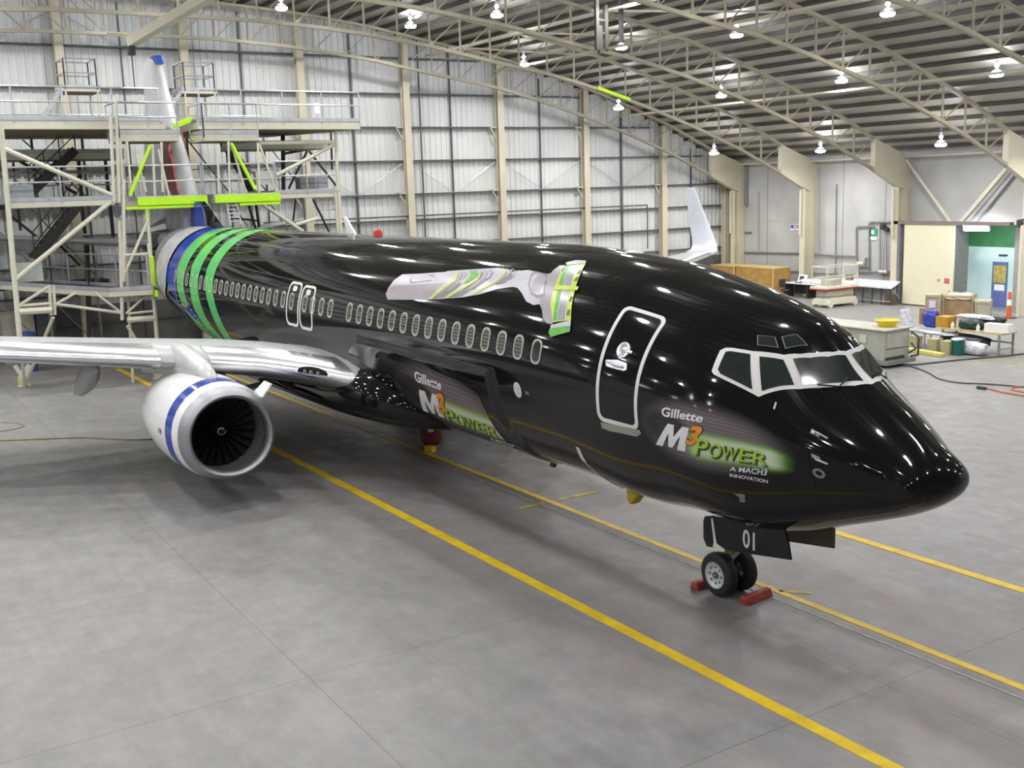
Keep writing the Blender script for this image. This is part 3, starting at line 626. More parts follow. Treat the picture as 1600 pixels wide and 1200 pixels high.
# hoops of colour on the rear fuselage
def hoop(name, e0, e1, m, off=.006):
    n = 44; vs = []; A = [-78+256*i/n for i in range(n+1)]
    def E(e, a): aa = a if a <= 90 else 180-a; return float(np.interp(aa, [x[0] for x in e], [x[1] for x in e]))
    for a in A:
        s0, s1 = E(e0, a), E(e1, a)
        for t in range(5): vs.append(skin(s0+(s1-s0)*t/4, a, off))
    f = [(i*5+t, i*5+t+1, i*5+t+6, i*5+t+5) for i in range(n) for t in range(4)]
    o = MB().add(vs, f).build(name, m, air, True, ang=80); fix_out(o); return o
hoop('green_hoop', [(-78, 22.2), (-38, 22.46), (-13, 22.6), (1, 22.83), (13, 22.99), (25, 23.05), (90, 22.95)], [(-78, 23.3), (-41, 23.3), (-26, 23.22), (-12, 23.31), (1, 23.5), (13, 23.74), (25, 23.88), (90, 23.9)], GREEN)
hoop('green_hoop', [(-78, 23.2), (-42, 23.42), (-21, 23.97), (-8, 24.19), (5, 24.36), (15, 24.46), (40, 24.5), (90, 24.45)], [(-78, 24.4), (-49, 24.6), (-24, 24.9), (-10, 25.1), (3, 25.18), (14, 25.3), (27, 25.43), (90, 25.4)], GREEN)
hoop('green_hoop', [(-78, 24.6), (-46, 24.8), (-34, 24.9), (-20, 25.23), (-7, 25.72), (6, 25.92), (16, 25.96), (90, 25.9)], [(-78, 25.3), (-47, 25.58), (-24, 26.15), (-12, 26.55), (-1, 26.7), (11, 26.82), (24, 26.91), (90, 26.9)], GREEN)
hoop('blue_hoop', [(-78, 26.4), (-30, 26.9), (0, 26.95), (20, 27.06), (90, 27.06)], [(-78, 26.6), (-40, 27.0), (-6, 27.5), (0, 28.1), (12, 28.3), (30, 28.0), (90, 28.3)], BLUE)
hoop('white_pinstripe', [(-78, 26.93), (90, 26.98)], [(-78, 26.95), (90, 27.03)], OUTL, .008)
hoop('plastic_cover', [(-78, 30), (-30, 29.4), (0, 28.15), (90, 28.3)], [(-78, 30.2), (-30, 29.9), (0, 30.3), (90, 31.5)], mat('masking_plastic', (.45, .45, .47), .3, var=.25, vs=3), .03)
k = decal('flag_emblem', [(26.35, -10.2), (25.55, -12), (25.0, -20), (24.8, -27), (25.5, -26), (26.0, -19)], BLUE, .010, air)
for s, a in ((25.9, -13), (25.5, -16), (25.3, -21), (25.1, -24)): decal('flag_star', [(s+.06, a), (s, a+1.6), (s-.06, a), (s, a-1.6)], OUTL, .014, k)
decal('flag_canton', [(26.2, -11.6), (25.8, -12.2), (25.75, -15), (26.1, -14.6)], mat('flag_red', (.45, .06, .08), .4, var=.5, vs=12), .013, k)
# cockpit windows
for mir in (False, True):
    fr = decal('windshield_frame', [(2.975, 38.0), (2.93, 40.2), (2.85, 41.2), (2.6, 42.9), (2.254, 47.8), (2.117, 53.8), (2.004, 62.5), (1.913, 75), (1.874, 90), (1.443, 90), (1.51, 70.8), (1.626, 57.6), (1.753, 46.9), (1.895, 37.6), (2.252, 21.8), (2.88, 25.8), (2.925, 27.0), (2.94, 29.6)], OUTL, .008, air, .08, mir)
    decal('windshield_pane', [(2.145, 48.4), (2.015, 56.3), (1.904, 68), (1.835, 85.5), (1.512, 83), (1.622, 63.7), (1.754, 50.8), (1.895, 41)], GLASS, .014, fr, .08, mir)
    decal('windshield_pane', [(2.485, 41.4), (2.222, 45.0), (1.968, 37.2), (2.243, 25.2)], GLASS, .014, fr, .08, mir)
    decal('windshield_pane', [(2.895, 38.2), (2.84, 39.2), (2.597, 40.9), (2.355, 24.2), (2.80, 27.0), (2.86, 28.6)], GLASS, .014, fr, .08, mir)
    for e in (D['eb1'], D['eb2']):
        c = (sum(x[0] for x in e)/4, sum(x[1] for x in e)/4); f2 = decal('eyebrow_frame', e, mat('eyebrow_grey', (.22, .23, .21), .4, var=.03), .006, air, .08, mir)
        decal('eyebrow_pane', [(c[0]+(s-c[0])*.9, c[1]+(a-c[1])*.9) for s, a in e], GLASS, .010, f2, .08, mir)
    p = [skin(s, a, .04) for s, a in ((1.62, 70), (1.60, 58), (1.78, 47))]
    if mir: p = [Vector((v.x, -v.y, v.z)) for v in p]
    MB().pipe(p, .012, 6).build('windscreen_wiper', BLACKM, air)
for o in list(bpy.data.objects):                  # the cockpit panes are flat sheets of glass
    if o.name.startswith(('windshield_pane', 'eyebrow_pane')):
        n_ = Vector((0, 0, 0))
        for p in o.data.polygons: n_ += p.normal*p.area
        n_.normalize(); o.data.normals_split_custom_set([(n_*.96+v.normal*.04).normalized() for v in [o.data.vertices[l.vertex_index] for l in o.data.loops]])
# probes, vents, small marks near the nose
for s, a in ((1.50, 19.3), (1.42, .6)):
    o = decal('probe_plate', [(s+.05, a+2.0), (s-.05, a+1.6), (s-.07, a-1.4), (s+.04, a-1)], mat('probe_metal', (.55, .5, .42), .3, .6), .008, air, .08)
    MB().pipe([skin(s, a, 0), skin(s-.03, a, .09), skin(s-.17, a-.6, .09)], .012, 6).build('pitot_tube', GALV, o)
o = ring('static_port_ring', [(1.385+.075*math.cos(t), -10.8+3.6*math.sin(t)) for t in [i*math.pi/8 for i in range(16)]], [(1.385+.04*math.cos(t), -10.8+1.9*math.sin(t)) for t in [i*math.pi/8 for i in range(16)]], mat('port_grey', (.22, .22, .22), .5), .006, air)
decal('white_mark', [(2.05, 23.5), (2.03, 23.5), (2.02, 19.6), (2.04, 19.6)], OUTL, .006, air, .08)
o = decal('oval_port', [(6.945+.115*math.cos(t), -8.8+3.9*math.sin(t)) for t in [i*math.pi/8 for i in range(16)]], OUTL, .007, air, .08)
decal('oval_port_cap', [(6.945+.085*math.cos(t), -8.8+3.0*math.sin(t)) for t in [i*math.pi/8 for i in range(16)]], HUB, .010, o, .08)
decal('caution_text_patch', [(6.74, -8.2), (6.62, -8.2), (6.6, -9.6), (6.72, -9.9)], mat('faint_marking', (.14, .14, .14), .5, var=.8, vs=40), .006, air, .08)
decal('belly_stripe_mark', [(5.72, -31.0), (5.62, -31.0), (5.72, -41.5), (5.84, -41.5)], OUTL, .008, air, .1)
p = [skin(5.78-(.02*i), -41-i*3.2, .006) for i in range(9)]; MB().pipe(p, .012, 5).build('belly_seam_line', OUTL, air)
decal('drain_patch', [(2.62, -33), (2.47, -33), (2.5, -36), (2.53, -39), (2.61, -38.5), (2.57, -36)], mat('drain_grey', (.25, .25, .26), .5), .007, air, .08)
for s in (8.57, 17.67, 12.8): MB().prism([(-s+.12, 1.36), (-s-.18, 1.36), (-s-.22, 1.02), (-s-.08, 1.02)], 1, -.02, .02).build('blade_antenna', BLACKM, air)
MB().prism([(-17.0, 5.15), (-17.5, 5.15), (-17.72, 5.62), (-17.6, 5.62)], 1, -.025, .025).build('blade_antenna', WHITE, air)
MB().lathe((-15.8, 0, 5.15), (0, 0, 1), [(0, .11), (.10, .11), (.17, .08), (.2, 0)], 14).build('beacon', mat('beacon_red', (.65, .05, .03), .25), air, True)
MB().lathe((-6.45, .15, 5.06), (0, 0, 1), [(0, .20), (.05, .17), (.08, 0)], 16).build('dome_antenna', WHITE, air, True); MB().lathe((-7.6, 0, 5.12), (0, 0, 1), [(0, .06), (.04, .05), (.05, 0)], 12).build('dome_light', YEL, air, True)
o = MB().prism([(-5.50, 1.35), (-5.90, 1.35), (-5.86, 1.10), (-5.78, 1.06)], 1, -.50, -.30).build('probe_cover', mat('cover_yellow', (.50, .38, .01), .6), air, bevel=.03)
# ------------------------------------------------------------------ livery print
def glow_mat(name):
    m = bpy.data.materials.new(name); m.use_nodes = True; nt = m.node_tree; N = nt.nodes; L = nt.links; B = N['Principled BSDF']
    B.inputs['Roughness'].default_value = .085; B.inputs['Specular IOR Level'].default_value = .33
    at_ = N.new('ShaderNodeAttribute'); at_.attribute_name = 'logo_xy'; sp = N.new('ShaderNodeSeparateXYZ'); L.new(at_.outputs['Vector'], sp.inputs[0])
    def M(op, a, b=None, c=None):
        n = N.new('ShaderNodeMath'); n.operation = op; n.use_clamp = op == 'MULTIPLY_ADD' and False
        for i, x in enumerate((a, b, c)):
            if x is None: continue
            if isinstance(x, (int, float)): n.inputs[i].default_value = x
            else: L.new(x, n.inputs[i])
        return n.outputs[0]
    def R_(x, a, b, c, d):
        n = N.new('ShaderNodeMapRange'); n.interpolation_type = 'SMOOTHSTEP'; L.new(x, n.inputs['Value'])
        for k, v in zip(('From Min', 'From Max', 'To Min', 'To Max'), (a, b, c, d)): n.inputs[k].default_value = v
        return n.outputs['Result']
    x, y = sp.outputs['X'], sp.outputs['Y']
    # tilted grey ellipse with fine streaks
    def ell(cx, cy, rx, ry): return M('SQRT', M('ADD', M('POWER', M('DIVIDE', M('SUBTRACT', x, cx), rx), 2), M('POWER', M('DIVIDE', M('SUBTRACT', y, cy), ry), 2)))
    wv = N.new('ShaderNodeTexWave'); wv.bands_direction = 'Y'; wv.inputs['Scale'].default_value = 6; wv.inputs['Distortion'].default_value = .6; L.new(at_.outputs['Vector'], wv.inputs['Vector'])
    g = M('MULTIPLY', R_(ell(.52, .48, .56, .52), .45, 1.0, 1, 0), R_(wv.outputs['Fac'], 0, 1, .75, 1))
    def mixc(f, a, b):
        n = N.new('ShaderNodeMix'); n.data_type = 'RGBA'; L.new(f, n.inputs[0])
        for s, v in ((6, a), (7, b)):
            if isinstance(v, tuple): n.inputs[s].default_value = (*v, 1)
            else: L.new(v, n.inputs[s])
        return n.outputs[2]
    c = mixc(M('MULTIPLY', g, .95), (.006, .0065, .0075), (.20, .165, .185))
    dk = M('MAXIMUM', R_(ell(.22, .50, .20, .22), .6, 1.1, 1, 0), 0); c = mixc(M('MULTIPLY', dk, .85), c, (.012, .012, .014))
    def rbox(cx, cy, hx, hy):
        qx = M('MAXIMUM', M('SUBTRACT', M('ABSOLUTE', M('SUBTRACT', x, cx)), hx), 0); qy = M('MAXIMUM', M('SUBTRACT', M('ABSOLUTE', M('SUBTRACT', y, cy)), hy), 0)
        return M('SQRT', M('ADD', M('POWER', qx, 2), M('POWER', qy, 2)))
    d = rbox(.672, .365, .205, .075)
    c = mixc(R_(d, .03, .17, 1, 0), c, (.14, .34, .02)); c = mixc(R_(d, .0, .12, .95, 0), c, (.66, .74, .58))
    L.new(c, B.inputs['Base Color']); return m
GLOW = glow_mat('livery_glow_print')
def inv_bil(TL, BL, TR, BR):
    A = [Vector(p) for p in (TL, BL, TR, BR)]
    def fwd(x, y): return (A[1]*(1-x)+A[3]*x)*(1-y)+(A[0]*(1-x)+A[2]*x)*y
    def inv(s, a):
        x = y = .5
        for _ in range(12):
            p = fwd(x, y); dx = (fwd(x+.01, y)-p)/.01; dy = (fwd(x, y+.01)-p)/.01; e = Vector((s, a))-p
            det = dx.x*dy.y-dx.y*dy.x; x += (e.x*dy.y-e.y*dy.x)/det; y += (dx.x*e.y-dx.y*e.x)/det
        return x, y
    return fwd, inv
def text_decal(name, txt, TL, BL, TR, BR, m, off, parent, bold=.02, shear=0, spacing=1.0, grow=0):
    cu = bpy.data.curves.new(name, 'FONT'); cu.body = txt; cu.size = 1; cu.offset = bold+grow; cu.shear = shear; cu.space_character = spacing; cu.resolution_u = 3
    ob = bpy.data.objects.new('t', cu); COL.objects.link(ob); bpy.context.view_layer.update()
    me = bpy.data.meshes.new_from_object(ob.evaluated_get(bpy.context.evaluated_depsgraph_get())); bpy.data.objects.remove(ob)
    bm = bmesh.new(); bm.from_mesh(me); bmesh.ops.remove_doubles(bm, verts=bm.verts, dist=1e-4)
    xs = [v.co.x for v in bm.verts]; ys = [v.co.y for v in bm.verts]; g = grow; x0, x1, y0, y1 = min(xs)+g, max(xs)-g, min(ys)+g, max(ys)-g
    for _ in range(4):
        ln_ = [e for e in bm.edges if e.calc_length() > .35]
        if not ln_: break
        bmesh.ops.subdivide_edges(bm, edges=ln_, cuts=1); bmesh.ops.triangulate(bm, faces=bm.faces)
    fwd, _ = inv_bil(TL, BL, TR, BR)
    k = wloc(parent)
    for v in bm.verts:
        s, a = fwd((v.co.x-x0)/(x1-x0), (v.co.y-y0)/(y1-y0)); v.co = skin(s, a, off)-k
    bm.to_mesh(me); bm.free(); me.materials.clear(); me.materials.append(m)
    for p in me.polygons: p.use_smooth = True
    o = bpy.data.objects.new(name, me); COL.objects.link(o); o.parent = parent; fix_out(o); return o
def logo(G, Mq, T3, PW, AM, IN, halo_box, halo_poly):
    fwd, inv = inv_bil(*halo_box)
    h = decal('livery_logo', [tuple(fwd(x, y)) for x, y in halo_poly], GLOW, .006, air, .10, attr=inv)
    text_decal('logo_word', 'Gillette', *G, LOGOW, .012, h, .024)
    fm, _ = inv_bil(*Mq); decal('logo_letter', [tuple(fm(x, y)) for x, y in ((0, 0), (0, 1), (.31, 1), (.5, .50), (.69, 1), (1, 1), (1, 0), (.74, 0), (.74, .62), (.57, .04), (.43, .04), (.25, .62), (.24, 0))], LOGOW, .012, h, .08)
    text_decal('logo_figure_shadow', '3', *T3, LOGOD, .013, h, .04, .2, grow=.03)
    text_decal('logo_figure', '3', *T3, ORANGE, .016, h, .04, .2)
    f, _ = inv_bil(*PW)
    for t, x0, x1, y1 in (('P', 0, .175, 1.0), ('O', .20, .37, .86), ('W', .375, .59, .86), ('E', .61, .77, .86), ('R', .80, 1.0, .86)):
        q = [tuple(f(x, y)) for x, y in ((x0, y1), (x0, 0), (x1, y1), (x1, 0))]; q2 = [(s-.018, a-.7) for s, a in q]
        text_decal('logo_letter_shadow', t, *q2, LOGOD, .012, h, .01, grow=.022); text_decal('logo_letter', t, *q, LOGOG, .016, h, .005)
    text_decal('logo_small_word', 'A MACH3', *AM, LOGOW, .014, h, .02, .1); text_decal('logo_small_word', 'INNOVATION', *IN, LOGOW, .014, h, .02)
    return h
hp = [(-.04, -.04), (1.12, -.04), (1.12, .7), (.9, 1.04), (-.04, 1.04)]
logo([(3.52, 3.5), (3.53, -1.3), (2.83, 5.9), (2.87, 1.3)], [(3.42, -3.7), (3.70, -15.6), (3.06, -2.8), (3.17, -14.6)], [(3.08, -1.6), (3.14, -10.9), (2.84, -.3), (2.96, -10.3)],
     [(2.933, -6.3), (3.014, -14.3), (2.0, -5.0), (2.043, -13.2)], [(2.55, -17.3), (2.56, -19.6), (2.04, -15.3), (2.07, -19.2)], [(2.57, -21.0), (2.58, -23.0), (2.07, -21.5), (2.08, -23.9)],
     [(3.95, 13.5), (3.95, -25), (1.78, 13.5), (1.72, -22)], hp)
FRONT[0] = 1.0
for sg_ in (1, -1):
    S_ = [7.5+.08*i for i in range(8)]+[8.2+.35*i for i in range(15)]; A_ = [-.8-.9*i for i in range(9)]+[-9-4.5*i for i in range(19)]
    g = [[skin(s, a, .001) for a in A_] for s in S_]
    if sg_ < 0: g = [[Vector((v.x, -v.y, v.z)) for v in r] for r in g]
    o = MB().loft(g, close=False).build('wing_body_fairing', BLACK, air, True, ang=70); fix_out(o)
logo([(10.554, -13.3), (10.615, -20.1), (9.46, -14.6), (9.63, -20.6)], [(10.62, -25.0), (11.15, -43.5), (9.85, -24.7), (10.3, -44)], [(10.0, -23.6), (10.3, -39.4), (9.58, -22.2), (9.95, -38.6)],
     [(9.85, -32.7), (10.24, -45.1), (8.08, -34.2), (8.40, -46.0)], [(8.85, -49), (9.0, -52.5), (8.0, -48), (8.15, -52)], [(9.0, -54), (9.15, -57), (8.1, -53.5), (8.25, -57)],
     [(11.6, 2), (11.9, -55), (7.5, -8), (7.7, -58)], [(.0, .88), (.02, .05), (.25, 0), (.86, .0), (.86, .25), (.86, .6), (.84, .8), (.72, .86)])
FRONT[0] = 0.0
# the razor picture on the upper side
RZ = mat('razor_mauve_grey', (.32, .285, .32), .3, var=.05); RZL = mat('razor_light', (.50, .49, .55), .25, var=.04); RZD = mat('razor_dark', (.17, .16, .18), .35, var=.1); LG = mat('razor_lime', (.50, .62, .06), .3, var=.08); RG = mat('razor_green', (.10, .38, .04), .35, var=.25, vs=8)
rz = decal('razor_picture', D['rz_body'], RZL, .006, air, .12)
ly = [('rz_under', RZ, .010), ('rz_grip', RZL, .010), ('rz_neck', RZL, .010), ('rz_d1', RZD, .014), ('rz_d2', RZD, .014), ('rz_d3', RZD, .014), ('rz_y1', LG, .016), ('rz_y2', LG, .016), ('rz_y3', LG, .016), ('rz_g1', RG, .018),
      ('rz_yoke', RZ, .014), ('rz_knobring', mat('razor_mid', (.20, .18, .21), .3), .015), ('rz_knobinner', RZL, .017), ('rz_knob', RZ, .019), ('rz_headgreen', LG, .018), ('rz_topcap', RZL, .022), ('rz_cap', RZL, .022), ('rz_capg', RG, .024)]
kc = (7.13, 46.5); D['rz_knobinner'] = [(kc[0]+(s-kc[0])*.80, kc[1]+(a-kc[1])*.80) for s, a in D['rz_knobring']]
for nme, m_, of in ly: decal(nme.replace('rz_', 'razor_').replace('_d', '_dark_band').replace('_y1', '_lime_band').replace('_y2', '_lime_band').replace('_y3', '_lime_band').replace('_g1', '_green_badge').replace('band1', 'band').replace('band2', 'band').replace('band3', 'band'), D[nme], m_, of, rz, .12)
bl = D['rz_blades']
def edge(L_, R_, t): return [(a[0]+(b_[0]-a[0])*t, a[1]+(b_[1]-a[1])*t) for a, b_ in zip(L_, R_)]
LE_ = [(6.80, 61.5), (6.62, 53.5), (6.42, 45.2), (6.27, 37.7), (6.12, 29.2)]; RE_ = [(6.52, 63.5), (6.33, 55), (6.13, 46), (5.98, 38.4), (5.84, 30.8)]
def sliver(t0, t1, m_, of, n='razor_blade'): decal(n, edge(LE_, RE_, t0)+edge(LE_, RE_, t1)[::-1], m_, of, rz, .12)
sliver(-.25, .1, RG, .020, 'razor_lubricating_strip')
for t in (.12, .30, .48, .66): sliver(t, t+.11, RZL, .021)
for t in (.235, .415, .595): sliver(t, t+.05, mat('razor_blade_blue', (.08, .09, .22), .2), .0215)
decal('razor_cross_bar', [(6.60, 44.6), (6.04, 47), (6.07, 49.3), (6.64, 47.5)], LG, .026, rz, .12)
for a0 in (33, 40, 52, 57): 
    c = float(np.interp(a0, [30, 38, 46, 55, 63], [5.80, 5.94, 6.09, 6.29, 6.46])); decal('razor_slot', [(c+.07, a0), (c+.02, a0+.2), (c+.05, a0+3), (c+.10, a0+2.8)], LOGOD, .026, rz, .12)
for q, (d_, w_, m_) in enumerate(((.16, .06, RZ), (.27, .05, RZD), (.40, .07, RZ), (.78, .05, RZ), (.90, .06, RZD), (1.05, .06, RZ), (1.20, .05, RZD), (1.62, .05, RZ), (1.74, .05, RZD), (1.86, .04, RZ))):
    up = [(10.00-d_, 46.8+3.6*d_), (9.80-d_, 45.2+3.5*d_), (9.77-d_, 41.5+3.4*d_), (9.92-d_, 37.5+3.2*d_)]
    if d_ < 1.3: up.append((10.06-d_, 33.2+3.4*d_))
    decal('razor_grip_line', up+[(s+w_, a) for s, a in up[::-1]], m_, .0155, rz, .12)
decal('razor_label_line', [(11.36, 39.6), (11.30, 37.0), (11.2, 36.4), (10.5, 39.3), (10.5, 39.9), (11.18, 37.1), (11.26, 37.5), (11.31, 39.7)], RZD, .012, rz, .12)
decal('razor_label_line', [(10.55, 43.7), (10.7, 43.2), (10.7, 42.6), (10.5, 42.9), (10.49, 41.6), (10.44, 41.6)], RZD, .012, rz, .12)
# ------------------------------------------------------------------ wings
LEp = [(1.2, 12.75, 2.15), (1.9, 13.0, 2.25), (2.6, 13.75, 2.42), (3.5, 14.6, 2.58), (4.83, 15.6, 2.72), (8, 17.45, 3.0), (12, 19.75, 3.25), (17.1, 22.65, 3.55)]
TEp = [(1.2, 21.6, 1.95), (1.9, 21.6, 1.98), (2.6, 21.6, 2.02), (3.5, 21.55, 2.1), (4.83, 21.5, 2.25), (8, 22.2, 2.72), (12, 23.1, 3.1), (17.1, 24.3, 3.5)]
def wing_pt(y, c, side, sgn):
    ys = [p[0] for p in LEp]; s0, z0 = np.interp(y, ys, [p[1] for p in LEp]), np.interp(y, ys, [p[2] for p in LEp]); s1, z1 = np.interp(y, ys, [p[1] for p in TEp]), np.interp(y, ys, [p[2] for p in TEp])
    ch = s1-s0; th = float(np.interp(y, [1.2, 1.9, 4.8, 17.1], [.105, .105, .115, .10])); t = 5*th*(.2969*math.sqrt(c)-.126*c-.3516*c*c+.2843*c**3-.1015*c**4)*ch
    return Vector((-(s0+ch*c), sgn*y, z0+(z1-z0)*c*c+side*t*(1.0 if side > 0 else .85)+.03*ch*c*(1-c)))
cc = [.5*(1-math.cos(math.pi*i/14)) for i in range(15)]
yy_ = [1.2, 1.5, 1.9, 2.2, 2.6, 3, 3.5, 4.2, 4.83, 5.5, 6.5, 8, 10, 12, 14, 16, 17.1]
def wing_ring(y, sgn): return [wing_pt(y, c, 1, sgn) for c in cc[::-1]]+[wing_pt(y, c, -1, sgn) for c in cc[1:-1]]
for sgn in (-1, 1):
    wg = MB().loft([wing_ring(y, sgn) for y in yy_], cap0=True, cap1=True).build('wing', GREYP, air, True, ang=50)
    def slat(name, y0, y1, cu, cl, m_, grow=.02):
        n = 14; rings = []
        for y in [y0+(y1-y0)*i/n for i in range(n+1)]:
            cs = [(cu*(i/7)**1.6, 1) for i in range(7, 0, -1)]+[(0, 1)]+[(cl*(i/5)**1.6, -1) for i in range(1, 6)]
            P = []
            ctr = wing_pt(y, .1, 1, sgn)*.5+wing_pt(y, .1, -1, sgn)*.5
            for c, sd in cs:
                p = wing_pt(y, c, sd, sgn); dd = (p-ctr); dd.y = 0; P.append(p+dd.normalized()*grow)
            rings.append(P)
        return MB().loft(rings, close=False).build(name, m_, wg, True, ang=60)
    slat('leading_edge_slat', 1.95, 4.35, .13, .12, SILVER); slat('leading_edge_slat', 5.25, 8.9, .14, .11, SILVER); slat('leading_edge_slat', 8.95, 12.7, .14, .11, SILVER); slat('leading_edge_slat', 12.75, 16.6, .14, .11, SILVER)
    # landing lights in the wing root
    a_, b_ = wing_pt(2.35, .02, 1, sgn), wing_pt(2.95, .02, 1, sgn); c = (a_+b_)/2+Vector((.11, 0, -.10)); ax = (b_-a_).normalized(); up_ = Vector((.35, 0, 1)).normalized()
    ll = MB().add([c+ax*(.34*math.cos(t))+up_*(.13*math.sin(t))+Vector((.06, 0, 0)) for t in [i*math.pi/12 for i in range(24)]], [tuple(range(24))]).build('landing_light', GLASS, wg)
    for d_ in (-.14, .02, .16): MB().lathe(c+ax*d_+Vector((.065, 0, 0)), (1, 0, 0), [(0, .055), (.015, .05), (.02, 0)], 12).build('lamp_glass', SILVER, ll, True)
    # flap track fairings
    for y, s0, s1, z0, z9 in ((3.6, 19.0, 22.6, 1.85, 1.2), (6.25, 17.4, 20.7, 2.5, 1.45), (10.4, 20.0, 23.6, 2.95, 2.2)):
        rings = []
        for t in [i/12 for i in range(13)]:
            r = .26*math.sqrt(max(0.001, math.sin(math.pi*min(t*1.15, 1)**.8))) if t < .87 else .26*(1-t)*2.0
            zc = z0+(z9-z0)*t**1.2; rings.append([Vector((-(s0+(s1-s0)*t), sgn*(y+.62*r*math.cos(a2)), zc+1.35*r*math.sin(a2))) for a2 in [i2*math.pi/6 for i2 in range(12)]])
        MB().loft(rings, cap0=True, cap1=True).build('flap_track_fairing', FAIR, wg, True)
    # winglet
    rings = []
    for t, yo, zz, s0, s1 in ((0, 17.0, 3.54, 22.6, 24.25), (.1, 17.3, 3.60, 22.8, 24.3), (.2, 17.55, 3.80, 23.1, 24.45), (.5, 17.72, 4.6, 23.75, 24.85), (1, 17.9, 5.96, 24.75, 25.25)):
        nx = .0 if t < .1 else 1
        rings.append([Vector((-(s0+(s1-s0)*c), sgn*(yo+(.055*(1-t*.6)*sd*math.sin(math.pi*c**.6) if t > .05 else 0)), zz+(.05*sd*math.sin(math.pi*c**.6) if t <= .15 else 0))) for c, sd in [(c, 1) for c in cc[::-1]]+[(c, -1) for c in cc[1:-1]]])
    MB().loft(rings, cap0=True, cap1=True).build('winglet', mat('winglet_pale_blue_white', (.52, .54, .61), .22, var=.03), air, True, ang=50)
# body fairing around the wing root
rings = []
for s, w_, zb, zt in ((11.0, .6, 1.45, 1.7), (11.4, 1.35, 1.32, 2.2), (12.0, 1.9, 1.27, 2.55), (12.8, 2.12, 1.22, 2.78), (13.6, 2.2, 1.20, 2.7), (14.5, 2.15, 1.18, 2.5), (17, 2.15, 1.18, 2.4), (20, 2.15, 1.18, 2.4), (21.5, 2.05, 1.2, 2.4), (23, 1.7, 1.2, 2.2), (24.5, .9, 1.4, 1.9)):
    zm = (zb+zt)/2; rings.append([Vector((-s, w_*math.copysign(abs(math.cos(a2))**.8, math.cos(a2)), zm+(zt-zm)*math.copysign(abs(math.sin(a2))**.8, math.sin(a2)))) for a2 in [i*math.pi/20 for i in range(40)]])
MB().loft(rings, cap0=True, cap1=True).build('wing_body_fairing', BLACK, air, True, ang=60)
